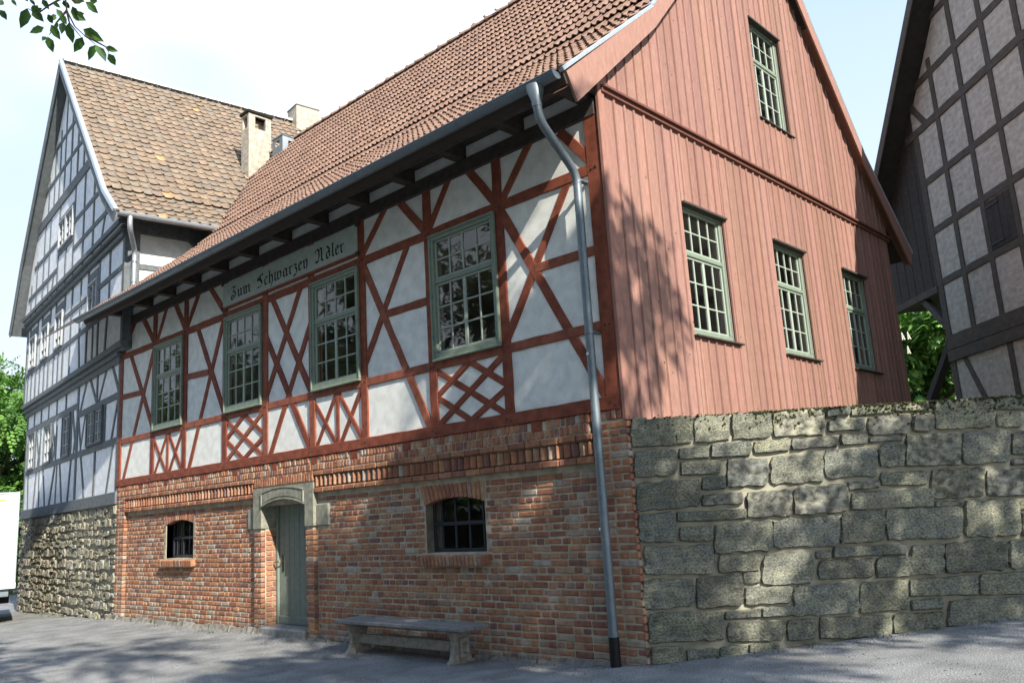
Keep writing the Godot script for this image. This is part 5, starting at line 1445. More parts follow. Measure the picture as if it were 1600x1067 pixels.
# ------------------------------------------------------------------ garden wall
func build_stone_wall() -> void:
	var H := node(self, "garden_wall", Transform3D(Basis(Vector3.UP, atan2(0.678, 0.735)), Vector3.ZERO))
	tag(H, "mossy grey sandstone wall of large coursed blocks beside the tavern corner", "stone wall")
	var mb := MB.new()
	box2(mb, Vector3(0.035, -0.5, -0.42), Vector3(9.0, 2.345, -0.034), 0.01)
	put(H, "mortar_core", mb.mesh(), M.lime)
	var stones := [
		[0.06,2.44,0.73,2.42,0.71,2.13,0.04,2.12],
		[0.75,2.42,1.13,2.41,1.1,2.14,0.72,2.13],
		[1.16,2.42,1.59,2.42,1.56,2.14,1.13,2.14],
		[1.6,2.41,2.17,2.43,2.13,2.13,1.57,2.15],
		[0.07,2.09,0.52,2.09,0.5,1.81,0.04,1.79],
		[0.55,2.09,0.87,2.09,0.86,1.96,0.53,1.97],
		[0.9,2.11,1.33,2.12,1.31,1.96,0.88,1.96],
		[1.36,2.11,1.75,2.13,1.73,1.98,1.34,1.98],
		[1.77,2.12,2.27,2.11,2.25,2.0,1.75,1.99],
		[0.55,1.94,0.99,1.95,0.97,1.79,0.54,1.79],
		[0.76,1.76,1.01,1.77,1.0,1.63,0.75,1.63],
		[1.05,1.94,1.49,1.92,1.46,1.64,1.01,1.65],
		[1.52,1.94,2.09,1.93,2.05,1.64,1.48,1.64],
		[0.06,1.75,0.74,1.75,0.71,1.46,0.03,1.45],
		[0.75,1.58,1.18,1.59,1.17,1.46,0.73,1.46],
		[1.22,1.58,1.7,1.58,1.67,1.3,1.19,1.31],
		[1.72,1.6,2.3,1.62,2.26,1.31,1.69,1.31],
		[0.05,1.42,0.45,1.42,0.42,1.11,0.03,1.13],
		[0.46,1.42,1.2,1.41,1.18,1.3,0.45,1.31],
		[0.47,1.26,0.82,1.25,0.81,1.1,0.45,1.11],
		[0.84,1.27,1.45,1.28,1.42,0.96,0.81,0.97],
		[1.46,1.27,2.17,1.29,2.13,0.97,1.43,0.98],
		[0.08,1.09,0.82,1.06,0.78,0.76,0.06,0.8],
		[0.85,0.95,1.29,0.94,1.27,0.77,0.83,0.77],
		[1.31,0.93,1.84,0.93,1.8,0.61,1.27,0.63],
		[1.08,0.76,1.27,0.77,1.26,0.64,1.07,0.64],
		[1.87,0.93,2.02,0.93,2.01,0.85,1.86,0.85],
		[0.03,0.75,0.57,0.73,0.55,0.45,0.01,0.45],
		[0.59,0.74,1.09,0.75,1.05,0.43,0.56,0.43],
		[1.09,0.61,1.57,0.61,1.55,0.43,1.07,0.43],
		[1.59,0.59,2.27,0.6,2.23,0.29,1.55,0.29],
		[0.06,0.42,0.85,0.39,0.82,0.11,0.04,0.11],
		[0.86,0.38,1.23,0.39,1.22,0.3,0.85,0.3],
		[1.24,0.39,1.57,0.4,1.56,0.3,1.23,0.3],
		[0.88,0.28,1.47,0.26,1.44,0.06,0.85,0.08],
		[1.48,0.26,1.79,0.26,1.76,0.06,1.46,0.06],
		[0.07,0.08,0.4,0.08,0.38,-0.09,0.05,-0.09],
		[0.42,0.03,0.75,0.03,0.74,-0.1,0.41,-0.09],
		[0.77,0.04,1.05,0.05,1.04,-0.08,0.75,-0.09],
		[1.07,0.05,1.38,0.05,1.36,-0.07,1.05,-0.07],
		[2.18,2.4,2.44,2.43,2.42,2.33,2.17,2.32],
		[2.45,2.43,2.92,2.42,2.9,2.32,2.44,2.32],
		[2.93,2.41,3.3,2.43,3.28,2.32,2.92,2.33],
		[3.36,2.43,4.0,2.43,3.94,2.1,3.31,2.12],
		[4.01,2.42,4.38,2.43,4.35,2.27,3.99,2.29],
		[2.18,2.29,2.58,2.3,2.56,2.16,2.16,2.16],
		[2.62,2.3,3.08,2.3,3.04,2.09,2.59,2.1],
		[3.1,2.29,3.33,2.29,3.3,2.11,3.07,2.11],
		[4.01,2.26,4.27,2.26,4.23,2.08,3.98,2.11],
		[2.3,2.13,2.59,2.12,2.57,2.01,2.28,2.01],
		[2.6,2.08,2.96,2.08,2.95,2.02,2.59,2.02],
		[2.1,1.97,2.67,1.97,2.63,1.66,2.06,1.67],
		[2.7,2.0,2.97,1.99,2.94,1.76,2.67,1.75],
		[2.99,2.08,3.59,2.08,3.53,1.73,2.94,1.74],
		[3.6,2.07,4.11,2.07,4.05,1.72,3.55,1.73],
		[4.13,2.04,4.37,2.04,4.32,1.79,4.08,1.8],
		[2.67,1.71,3.17,1.69,3.15,1.54,2.65,1.56],
		[3.21,1.69,3.78,1.69,3.72,1.38,3.16,1.38],
		[3.79,1.66,4.3,1.65,4.24,1.36,3.74,1.38],
		[2.31,1.62,2.64,1.62,2.63,1.54,2.3,1.53],
		[2.32,1.51,3.2,1.51,3.17,1.31,2.29,1.32],
		[3.2,1.37,3.5,1.36,3.48,1.29,3.19,1.3],
		[4.09,1.76,4.32,1.76,4.3,1.69,4.07,1.69],
		[4.08,1.31,4.24,1.32,4.22,1.22,4.06,1.22],
		[2.19,1.31,2.65,1.31,2.6,0.99,2.14,0.99],
		[2.66,1.31,3.47,1.31,3.42,0.97,2.62,1.0],
		[3.51,1.36,4.09,1.34,4.03,0.96,3.45,0.98],
		[1.9,0.93,2.02,0.93,2.01,0.85,1.89,0.85],
		[2.06,0.96,2.84,0.95,2.82,0.84,2.04,0.85],
		[1.88,0.83,2.47,0.83,2.44,0.63,1.86,0.64],
		[2.49,0.83,2.87,0.83,2.84,0.62,2.46,0.62],
		[2.87,0.93,3.22,0.93,3.17,0.63,2.82,0.63],
		[3.23,0.93,3.89,0.94,3.84,0.63,3.18,0.62],
		[3.9,0.92,4.16,0.92,4.11,0.62,3.85,0.64],
		[2.28,0.59,2.79,0.58,2.74,0.29,2.24,0.28],
		[2.81,0.59,3.52,0.6,3.48,0.39,2.78,0.42],
		[3.54,0.6,4.1,0.6,4.06,0.37,3.5,0.39],
		[2.79,0.38,3.12,0.39,3.1,0.28,2.78,0.28],
		[2.58,0.26,3.11,0.25,3.08,0.06,2.55,0.06],
		[3.17,0.36,4.06,0.35,4.01,0.08,3.12,0.1],
		[1.82,0.27,2.57,0.25,2.54,0.03,1.79,0.06],
		[4.08,1.21,4.21,1.2,4.17,0.95,4.04,0.95]
	]
	# the same coursing goes on past the corner of the picture
	var y := -0.05
	while y < 2.3:
		var h := rng.randf_range(0.24, 0.38)
		if y + h > 2.2: h = 2.42 - y
		var x := 4.445
		while x < 8.9:
			var w := rng.randf_range(0.35, 0.8)
			stones.append([x + 0.02, y + h - 0.02, x + w - 0.02, y + h - 0.02, x + w - 0.02, y + 0.02, x + 0.02, y + 0.02])
			x += w
		y += h
	var tn := [Color(0.43, 0.43, 0.375), Color(0.40, 0.40, 0.36), Color(0.45, 0.445, 0.38), Color(0.385, 0.395, 0.37), Color(0.43, 0.425, 0.36), Color(0.35, 0.35, 0.32), Color(0.40, 0.40, 0.365), Color(0.38, 0.38, 0.34)]
	var k := 0
	for s in stones:
		var q := [Vector2(s[0], s[1]), Vector2(s[2], s[3]), Vector2(s[4], s[5]), Vector2(s[6], s[7])]
		var c: Vector2 = (q[0] + q[1] + q[2] + q[3]) * 0.25
		var l := []
		for p in q: l.append(p + (p - c).normalized() * 0.012 - c)
		var m := MB.new()
		rock_face(m, l, 0.12, 0.013, 500 + k, tone(tn) * rng.randf_range(0.68, 0.92), 0.055)
		put(H, "stone", m.mesh(), M.crusted_stone if c.x > 0.9 and c.y > 1.15 and rng.randf() < 0.5 else M.sandstone, Transform3D(Basis(), Vector3(c.x, c.y, rng.randf_range(-0.012, 0.008))))
		k += 1
	# cap stones run through to the back
	var cx := 0.12
	while cx < 8.9:
		var w := rng.randf_range(0.3, 0.7)
		var m := MB.new()
		bev(m, Transform3D(Basis(Vector3.UP, rng.randf_range(-0.03, 0.03)), Vector3.ZERO), Vector3(w - 0.02, 0.09, 0.34), 0.03, tone(tn))
		put(H, "cap_stone", m.mesh(), M.sandstone, Transform3D(Basis(Vector3(0, 0, 1), rng.randf_range(-0.02, 0.02)), Vector3(cx + w * 0.5, 2.385 + rng.randf_range(-0.008, 0.01), -0.24)))
		cx += w
	# moss cushions along the coping
	var ms := MB.new()
	for i in 1500:
		var u := rng.randf()
		var px := lerpf(1.4, 4.6, u)
		if rng.randf() < 0.3: px = rng.randf_range(0.3, 4.6)
		var top := rng.randf() < 0.7
		var r := rng.randf_range(0.006, 0.02)
		var p := Vector3(px, 2.425 + rng.randf_range(-0.012, 0.004), rng.randf_range(-0.1, 0.02)) if top else Vector3(px, 2.42 - absf(rng.randfn(0, 0.09)), 0.008)
		bev(ms, Transform3D(Basis(Vector3(rng.randf(), rng.randf(), rng.randf()).normalized(), rng.randf() * 3.0), p), Vector3(r * 1.8, r * 0.7, r * 1.4), r * 0.3)
	var mo := put(H, "moss", ms.mesh(), M.moss)
	mo.set_meta("kind", "stuff")

# ------------------------------------------------------------------ ground
func ground_y(x: float, z: float) -> float:
	var d := 0.735 * x - 0.678 * z
	var y := -0.185 + 0.085 * smoothstep(-2.2, 0.3, x)
	y += 0.064 * (sqrt(d * d + 0.09) + d) * 0.5
	y += 0.03 * smoothstep(0.8, 0.0, z) * smoothstep(-3.0, -9.0, x)
	if x < -13.0: y -= 0.032 * (-13.0 - x) * (1.0 if x > -30 else 17.0 / (-13.0 - x))
	return y

func build_ground() -> void:
	var xs := []; var zs := []
	for v in [-400.0, -200.0, -120.0, -80.0, -60.0]: xs.append(v)
	var a := -45.0
	while a < 22.0: xs.append(a); a += 0.5
	for v in [22.0, 40.0, 80.0, 160.0, 400.0]: xs.append(v)
	for v in [-400.0, -200.0, -120.0, -80.0, -50.0, -30.0, -20.0]: zs.append(v)
	a = -12.0
	while a < 26.0: zs.append(a); a += 0.5
	for v in [26.0, 50.0, 100.0, 200.0, 400.0]: zs.append(v)
	var f := FastNoiseLite.new()
	f.frequency = 0.5; f.seed = 77
	var mb := MB.new()
	var g := func(x: float, z: float) -> Vector3: return Vector3(x, ground_y(clampf(x, -60, 9), clampf(z, -12, 30)) + 0.012 * f.get_noise_2d(x * 2.0, z * 2.0), z)
	for i in xs.size() - 1:
		for j in zs.size() - 1:
			mb.quad(g.call(xs[i], zs[j + 1]), g.call(xs[i + 1], zs[j + 1]), g.call(xs[i + 1], zs[j]), g.call(xs[i], zs[j]))
	var o := put(self, "ground", mb.mesh(), M.ground)
	o.set_meta("kind", "structure")
	# raised garden behind the wall
	mb = MB.new()
	var pts := [Vector3(0.2, 2.15, -0.35), Vector3(6.4, 2.15, -6.2), Vector3(60, 2.15, -55), Vector3(60, 2.15, -120), Vector3(-60, 2.15, -120), Vector3(-60, 2.15, -14), Vector3(-13, 2.15, -14), Vector3(-13.0, 2.15, -9.62), Vector3(-0.05, 2.15, -9.62), Vector3(-0.05, 2.15, -0.35)]
	for q in [[0, 1, 8, 9], [1, 2, 3, 8], [8, 3, 4, 7], [7, 4, 5, 6]]:
		mb.tri(pts[q[0]], pts[q[1]], pts[q[2]]); mb.tri(pts[q[0]], pts[q[2]], pts[q[3]])
	o = put(self, "garden_terrain", mb.mesh(), M.soil)
	o.set_meta("kind", "structure")
	# loose chippings on the yard
	var sh := MB.new()
	bev(sh, Transform3D(), Vector3(1, 0.6, 0.8), 0.25)
	var mm := MultiMesh.new()
	mm.transform_format = MultiMesh.TRANSFORM_3D
	mm.use_colors = true
	mm.mesh = sh.mesh()
	var list := []
	for i in 26000:
		var x := rng.randf_range(-15.0, 5.0)
		var z := rng.randf_range(-0.3, 6.0) if rng.randf() < 0.65 else absf(rng.randfn(0.0, 0.35)) + 0.02
		if x > 0.2: z = -x * 0.92 + (z if z > 0.3 else z + 0.05)
		if x < -7 and rng.randf() < 0.4: continue
		list.append(Vector2(x, z))
	mm.instance_count = list.size()
	for i in list.size():
		var s := rng.randf_range(0.005, 0.014)
		if rng.randf() < 0.02: s *= 1.8
		var b := Basis(Vector3(rng.randf() - 0.5, rng.randf(), rng.randf() - 0.5).normalized(), rng.randf() * TAU).scaled(Vector3.ONE * s)
		mm.set_instance_transform(i, Transform3D(b, g.call(list[i].x, list[i].y) + Vector3(0, s * 0.15, 0)))
		var c := rng.randf_range(0.10, 0.30)
		mm.set_instance_color(i, Color(c, c, c * 1.02))
	var mi := MultiMeshInstance3D.new()
	mi.name = "gravel"
	mi.multimesh = mm
	mi.material_override = M.pebble
	add_child(mi)
	mi.set_meta("kind", "stuff")
	mi.set_meta("label", "loose grey gravel chippings scattered over the yard")
	mi.set_meta("category", "gravel")

func build_weeds() -> void:
	var mb := MB.new()
	for i in 34:
		var p: Vector3
		if i < 16:
			var u := rng.randf_range(0.4, 4.6)
			p = Vector3(0.735 * u + 0.02, 0, -0.678 * u + 0.02) + Vector3(0.678, 0, 0.735) * rng.randf_range(0.0, 0.06)
		else: p = Vector3(rng.randf_range(-23.0, -7.6), 0, 0.0)
		if i >= 16: p.z = (0.16 if p.x > -13.4 else (p.x + 13.4) * 0.122 + 0.1) + rng.randf_range(0, 0.1)
		p.y = ground_y(p.x, p.z) - 0.01
		for k in rng.randi_range(5, 14):
			var a := rng.randf() * TAU
			var h := rng.randf_range(0.015, 0.05)
			var b := p + Vector3(cos(a), 0, sin(a)) * rng.randf_range(0.0, 0.06)
			leaf_blade(mb, b, b + Vector3(cos(a) * h * 0.7, h, sin(a) * h * 0.7), Vector3(-sin(a), 0, cos(a)), 0.011)
	var o := put(self, "weeds", mb.mesh(), M.grass)
	o.set_meta("kind", "stuff"); o.set_meta("label", "small weeds growing along the foot of the walls"); o.set_meta("category", "weeds")

# ------------------------------------------------------------------ bench, trailer
func build_bench() -> void:
	var g := -0.185
	var H := node(self, "bench", Transform3D(Basis(), Vector3(-3.4, g, 0.35)))
	tag(H, "grey weathered wooden trestle bench against the brick wall", "bench")
	for i in 2: pbox(H, "seat_plank", Vector3(-1.27 + 0.02 * i, 0.385, -0.215 + i * 0.217), Vector3(1.27 - 0.015 * i, 0.432, -0.002 + i * 0.217), M.bench_top, 0.008)
	for sx in [-1.02, 0.98]:
		var pts := PackedVector2Array()
		var half := [[0.0, 0.205], [0.035, 0.20], [0.05, 0.165], [0.12, 0.135], [0.2, 0.118], [0.27, 0.125], [0.33, 0.15], [0.385, 0.185]]
		for q in half: pts.append(Vector2(q[1], q[0]))
		half.reverse()
		for q in half: pts.append(Vector2(-q[1], q[0]))
		var mb := MB.new()
		prism(mb, pts, -0.03, 0.03, Transform3D(Basis(Vector3(0, 0, -1), Vector3.UP, Vector3(1, 0, 0)), Vector3(0, 0, 0)))
		put(H, "leg", mb.mesh(), M.bench_wood, Transform3D(Basis(), Vector3(sx, -0.01, 0)))
	pbox(H, "stretcher", Vector3(-0.99, 0.12, -0.025), Vector3(0.95, 0.245, 0.025), M.bench_wood, 0.006)
	pbox(H, "tenon", Vector3(1.012, 0.13, -0.022), Vector3(1.13, 0.235, 0.022), M.bench_wood, 0.006)
	pbox(H, "tenon", Vector3(-1.15, 0.13, -0.022), Vector3(-1.052, 0.235, 0.022), M.bench_wood, 0.006)
	pbox(H, "wedge", Vector3(1.02, 0.07, -0.05), Vector3(1.055, 0.29, 0.05), M.bench_wood, 0.004)

func build_trailer() -> void:
	var H := node(self, "box_trailer", Transform3D(Basis(Vector3.UP, deg_to_rad(74)), Vector3(-17.70, -0.34, 0.58)))
	tag(H, "white box trailer parked beyond the tall slate grey house", "trailer")
	pbox(H, "body_panel", Vector3(-2.2, 0.95, -4.5), Vector3(0, 3.05, 0), M.trailer_white, 0.02)
	pbox(H, "bottom_rail", Vector3(-2.22, 0.80, -4.52), Vector3(0.015, 0.945, 0.015), M.trailer_white, 0.012)
	pbox(H, "corner_rail", Vector3(-0.045, 0.95, -0.03), Vector3(0.012, 3.06, 0.012), M.zinc_bright, 0.008)
	pbox(H, "roof_rail", Vector3(-2.21, 3.03, -0.05), Vector3(0.01, 3.075, 0.02), M.zinc_bright, 0.008)
	pbox(H, "chassis_beam", Vector3(-2.1, 0.62, -4.4), Vector3(-0.12, 0.79, -0.08), M.zinc, 0.01)
	for i in 6: pbox(H, "panel_seam", Vector3(-2.1 + i * 0.4, 0.97, 0.001), Vector3(-2.085 + i * 0.4, 3.02, 0.008), M.trailer_white, 0.003)
	pbox(H, "side_lamp", Vector3(-0.55, 2.87, 0.0), Vector3(-0.28, 2.905, 0.018), M.amber, 0.004)
	for q in [[-0.45, -0.9], [-1.95, -0.9]]:
		var w := node(H, "wheel", Transform3D(Basis(), Vector3(q[0], 0.36, q[1])))
		var mb := MB.new()
		tube(mb, [Vector3(-0.11, 0, 0), Vector3(-0.10, 0, 0), Vector3(0.10, 0, 0), Vector3(0.11, 0, 0)], [0.33, 0.36, 0.36, 0.33], 24)
		put(w, "tyre", mb.mesh(), M.rubber)
		mb = MB.new()
		tube(mb, [Vector3(-0.115, 0, 0), Vector3(0.115, 0, 0)], [0.2, 0.2], 18)
		put(w, "rim", mb.mesh(), M.zinc)
	pbox(H, "mudguard", Vector3(-2.15, 0.45, -0.5), Vector3(-0.1, 0.62, -0.46), M.rubber, 0.01)

# ------------------------------------------------------------------ trees
func leaf_blade(mb: MB, base: Vector3, tip: Vector3, side: Vector3, w: float, col := Color.WHITE) -> void:   # a folded, pointed blade of eight faces
	var d := tip - base
	var n := d.cross(side).normalized()
	var a := base + d * 0.28; var b := base + d * 0.62
	var l0 := a + side * w * 0.5 + n * w * 0.12; var r0 := a - side * w * 0.5 + n * w * 0.12
	var l1 := b + side * w * 0.42 + n * w * 0.12; var r1 := b - side * w * 0.42 + n * w * 0.12
	mb.tri(base, a, l0, col); mb.tri(base, r0, a, col)
	mb.quad(a, b, l1, l0, col); mb.quad(a, r0, r1, b, col)
	mb.tri(b, tip, l1, col); mb.tri(b, r1, tip, col)

func sprig(key: String, kind: int) -> ArrayMesh:
	if cache.has(key): return cache[key]
	var mb := MB.new()
	if kind == 0:
		for i in 9:
			var t := i / 8.0
			var p := Vector3(0, 0.06 - 0.1 * t * t, -0.2 + t * 0.36)
			var s := 1.0 if i % 2 == 0 else -1.0
			var dir := Vector3(s * rng.randf_range(0.5, 0.9), rng.randf_range(-0.25, 0.3), rng.randf_range(0.2, 0.7)).normalized()
			if i == 8: dir = Vector3(0, -0.2, 1).normalized()
			var sd := dir.cross(Vector3(rng.randf_range(-0.4, 0.4), 1, rng.randf_range(-0.4, 0.4))).normalized()
			leaf_blade(mb, p, p + dir * rng.randf_range(0.10, 0.14), sd, rng.randf_range(0.055, 0.075), Color.WHITE)
	else:
		for q in 3:   # hand-shaped leaves of seven leaflets
			var c := Vector3(rng.randf_range(-0.2, 0.2), 0.1 * q - 0.1, rng.randf_range(-0.1, 0.2))
			for i in 7:
				var a := (i - 3) * 0.62 + rng.randf_range(-0.08, 0.08)
				var l := 0.24 - 0.028 * absf(i - 3)
				var dir := Vector3(sin(a), -0.28, cos(a)).normalized()
				leaf_blade(mb, c, c + dir * l, dir.cross(Vector3.UP).normalized(), 0.085, Color.WHITE)
	cache[key] = mb.mesh()
	return cache[key]

func tree(called: String, label: String, at: Vector3, h: float, crown: Vector3, crown_y: float, n: int, scale_: float, kind: int, tones: Array, sd: int, group := "", nb := 26, off := Vector3.ZERO) -> Node3D:
	var r := RandomNumberGenerator.new()
	r.seed = sd
	var H := node(self, called, Transform3D(Basis(), at))
	tag(H, label, "tree", group)
	var blobs := []
	for i in nb:
		var v := Vector3(r.randfn(), r.randfn(), r.randfn()).normalized() * pow(r.randf(), 0.45)
		blobs.append([Vector3(v.x * crown.x, crown_y + v.y * crown.y, v.z * crown.z) + off, r.randf_range(0.24, 0.42) * minf(crown.x, crown.z)])
	var mb := MB.new()
	var tr := 0.022 * h
	var top := Vector3(off.x * 0.5, crown_y + crown.y * 0.3, off.z * 0.5)
	var pts := []; var rad := []
	for i in 8:
		var t := i / 7.0
		pts.append(Vector3(0, -0.4, 0).lerp(top, t) + Vector3(sin(t * 5.0 + sd), 0, cos(t * 4.0 + sd)) * 0.12 * t * h * 0.08)
		rad.append(tr * (1.25 - 1.05 * t) + (0.06 if i == 0 else 0.0))
	tube(mb, pts, rad, 12)
	for i in mini(nb, 16):
		var s: Vector3 = pts[3 + i % 4]
		var e: Vector3 = blobs[i][0]
		var m := s.lerp(e, 0.5) + Vector3(0, 0.08 * (e - s).length(), 0)
		tube(mb, [s, s.lerp(m, 0.6), m.lerp(e, 0.4), e], [tr * 0.4, tr * 0.28, tr * 0.18, tr * 0.05], 7)
	put(H, "trunk", mb.mesh(), M.bark)
	var mm := MultiMesh.new()
	mm.transform_format = MultiMesh.TRANSFORM_3D
	mm.use_colors = true
	mm.mesh = sprig("sprig%d" % kind, kind)
	mm.instance_count = n
	for i in n:
		var b = blobs[r.randi() % nb]
		var v := Vector3(r.randfn(), r.randfn(), r.randfn()).normalized()
		var p: Vector3 = b[0] + v * b[1] * pow(r.randf(), 0.4)
		var z := (v + Vector3(0, -0.35, 0) + Vector3(r.randfn(), r.randfn(), r.randfn()) * 0.3).normalized()
		var up := Vector3(r.randfn() * 0.5, 1, r.randfn() * 0.5).normalized()
		var x := up.cross(z).normalized()
		var y := z.cross(x)
		mm.set_instance_transform(i, Transform3D(Basis(x, y, z).scaled(Vector3.ONE * scale_ * r.randf_range(0.75, 1.3)), p))
		var c: Color = tones[r.randi() % tones.size()]
		mm.set_instance_color(i, c * r.randf_range(0.8, 1.2))
	var mi := MultiMeshInstance3D.new()
	mi.name = "crown"
	mi.set_meta("kind", "stuff")
	mi.multimesh = mm
	mi.material_override = M.leaf
	H.add_child(mi)
	return H

func build_trees() -> void:
	var G1 := [Color(0.055, 0.115, 0.022), Color(0.07, 0.14, 0.03), Color(0.045, 0.095, 0.02), Color(0.085, 0.15, 0.03)]
	var G2 := [Color(0.06, 0.13, 0.025), Color(0.09, 0.17, 0.035), Color(0.05, 0.11, 0.025)]
	# trees beside and behind the viewer: they dapple the yard and show in the panes
	tree("lime_tree", "tall slender lime tree standing to the right of the yard", Vector3(12.6, 0.2, 4.6), 15.0, Vector3(2.8, 3.2, 2.3), 11.0, 1150, 1.5, 0, G1, 11, "trees round the yard", 22)
	tree("lime_tree", "young lime tree beyond the end of the garden wall", Vector3(13.0, 0.6, -0.6), 10.5, Vector3(2.6, 2.5, 3.0), 7.6, 950, 1.4, 0, G1, 19, "trees round the yard", 24)
	tree("lime_tree", "lime tree at the open side of the yard", Vector3(15.0, 0.0, 9.5), 17.0, Vector3(3.6, 4.6, 3.4), 12.2, 1800, 1.6, 0, G1, 12, "trees round the yard", 26)
	var T3 := tree("yard_tree", "leafy tree whose lowest branch hangs over the yard", Vector3(1.6, -0.1, 10.6), 12.5, Vector3(4.2, 2.8, 3.4), 9.4, 2600, 1.35, 0, G2, 13, "trees round the yard", 24, Vector3(-1.2, 0.4, -1.8))
	tree("lime_tree", "broad lime tree behind the yard tree", Vector3(9.5, 0.0, 15.5), 15.0, Vector3(4.6, 4.8, 4.2), 9.8, 2600, 1.8, 0, G1, 61, "trees round the yard", 30)
	hanging_branch(T3)
	var row := 0
	for q in [[-13.0, 18.0, 15.5, "sixth"], [-20.0, 22.0, 15.0, "fifth"], [-27.0, 20.0, 16.0, "fourth"], [-34.0, 18.0, 15.5, "third"], [-6.0, 23.0, 15.5, "seventh"], [-43.0, 17.0, 12.5, "second"], [2.0, 25.0, 15.0, "eighth"], [10.0, 24.0, 15.0, "ninth"], [-53.0, 18.0, 10.5, "first"]]:   # the row whose crowns show in the window panes
		tree("lime_tree", q[3] + " lime tree of the row across the yard, counted from the trailer", Vector3(q[0], -0.3, q[1]), q[2], Vector3(4.8, q[2] * 0.42, 4.4), q[2] * 0.56, 2600, 2.3, 0, G1, 40 + row, "trees across the yard", 36)
		row += 1
	var added_hedge := MultiMesh.new()  # unseen shrubs, added to darken what the cellar panes mirror
	added_hedge.transform_format = MultiMesh.TRANSFORM_3D
	added_hedge.use_colors = true
	added_hedge.mesh = sprig("sprig0", 0)
	added_hedge.instance_count = 5200
	for i in 5200:
		var p := Vector3(rng.randf_range(-62, 16), rng.randf_range(-0.4, 2.5), 0)
		p.z = 25.5 + rng.randf_range(-0.7, 0.7) - maxf(0.0, -40.0 - p.x) * 0.3
		added_hedge.set_instance_transform(i, Transform3D(Basis(Vector3(rng.randfn(), rng.randfn(), rng.randfn()).normalized(), rng.randf() * TAU).scaled(Vector3.ONE * 2.6), p))
		added_hedge.set_instance_color(i, G1[rng.randi() % 4] * rng.randf_range(0.8, 1.2))
	var hm := MultiMeshInstance3D.new()
	hm.name = "added_hedge"
	hm.multimesh = added_hedge
	hm.material_override = M.leaf
	add_child(hm)
	hm.set_meta("kind", "stuff"); hm.set_meta("label", "unseen row of shrubs added to darken the cellar pane reflections"); hm.set_meta("category", "added_hedge")
	# in view
	tree("maple_tree", "bright green leafy tree behind the white trailer", Vector3(-39.5, -0.8, -4.3), 12.5, Vector3(4.6, 5.0, 4.6), 5.8, 5000, 1.6, 0, [Color(0.085, 0.19, 0.03), Color(0.11, 0.23, 0.04), Color(0.065, 0.15, 0.025)], 21, "", 40)
	tree("maple_tree", "darker leafy tree partly hidden by the slate grey house", Vector3(-47.0, -0.8, -8.5), 12.0, Vector3(5.0, 4.6, 5.0), 5.6, 3000, 1.8, 0, [Color(0.06, 0.14, 0.025), Color(0.08, 0.17, 0.03)], 22, "", 34)
	var C := tree("chestnut_tree", "horse chestnut with white candle blossom between tavern and barn", Vector3(-3.3, 2.1, -22.5), 10.5, Vector3(4.4, 3.9, 3.0), 4.3, 5000, 0.85, 1, [Color(0.17, 0.33, 0.07), Color(0.22, 0.40, 0.10), Color(0.13, 0.27, 0.06)], 23, "", 40)
	var candle := MB.new()
	for i in 46:
		var t := i / 45.0
		var a := i * 2.4
		var r := 0.055 * (1.0 - t * 0.8)
		bev(candle, Transform3D(Basis(Vector3(sin(a), 1, cos(a)).normalized(), a), Vector3(cos(a) * r * 0.75, t * 0.24, sin(a) * r * 0.75)), Vector3(0.03, 0.024, 0.03) * (1.1 - 0.5 * t), 0.012)
	var cm := candle.mesh()
	for i in 170:
		var a := rng.randf() * TAU
		var u := rng.randf_range(-0.75, 0.75)
		var k := sqrt(1 - u * u)
		put(C, "blossom_candle", cm, M.petal, Transform3D(Basis(Vector3(0, 0, 1), rng.randf_range(-0.2, 0.2)), Vector3(cos(a) * 4.6 * k, 4.3 + u * 4.1, sin(a) * 3.2 * k)))
	tree("beech_tree", "dark beech tree behind the horse chestnut", Vector3(-9.0, 2.1, -37.0), 12.0, Vector3(6.0, 5.0, 4.0), 4.6, 1800, 2.0, 0, G1, 24, "", 34)

func hanging_branch(T3: Node3D) -> void:
	var H := node(T3, "branch", T3.transform.affine_inverse())
	var mb := MB.new()
	var root := Vector3(1.0, 7.2, 8.6)
	for path in TWIGS:
		var pts := []; var rad := []
		for i in path.size():
			pts.append(Vector3(path[i][0], path[i][1], path[i][2])); rad.append(lerpf(0.008, 0.0022, float(i) / (path.size() - 1)))
		if path.size() > 6: pts.push_front(root); rad.push_front(0.022)
		tube(mb, pts, rad, 6)
	put(H, "twig", mb.mesh(), M.bark)
	for q in LEAVES:
		var a := Vector3(q[0], q[1], q[2]); var b := Vector3(q[3], q[4], q[5])
		var d := b - a
		var view := (a - CAM).normalized()
		var side := d.cross(view).normalized().rotated(d.normalized(), rng.randf_range(-0.7, 0.7))
		var c := MB.new()
		var cc: Color = [Color(0.06, 0.13, 0.03), Color(0.09, 0.18, 0.04), Color(0.045, 0.10, 0.025), Color(0.12, 0.20, 0.06)][rng.randi() % 4]
		leaf_blade(c, Vector3.ZERO, d, side, d.length() * 0.5, cc)
		put(H, "leaf", c.mesh(), M.leaf, Transform3D(Basis(), a))

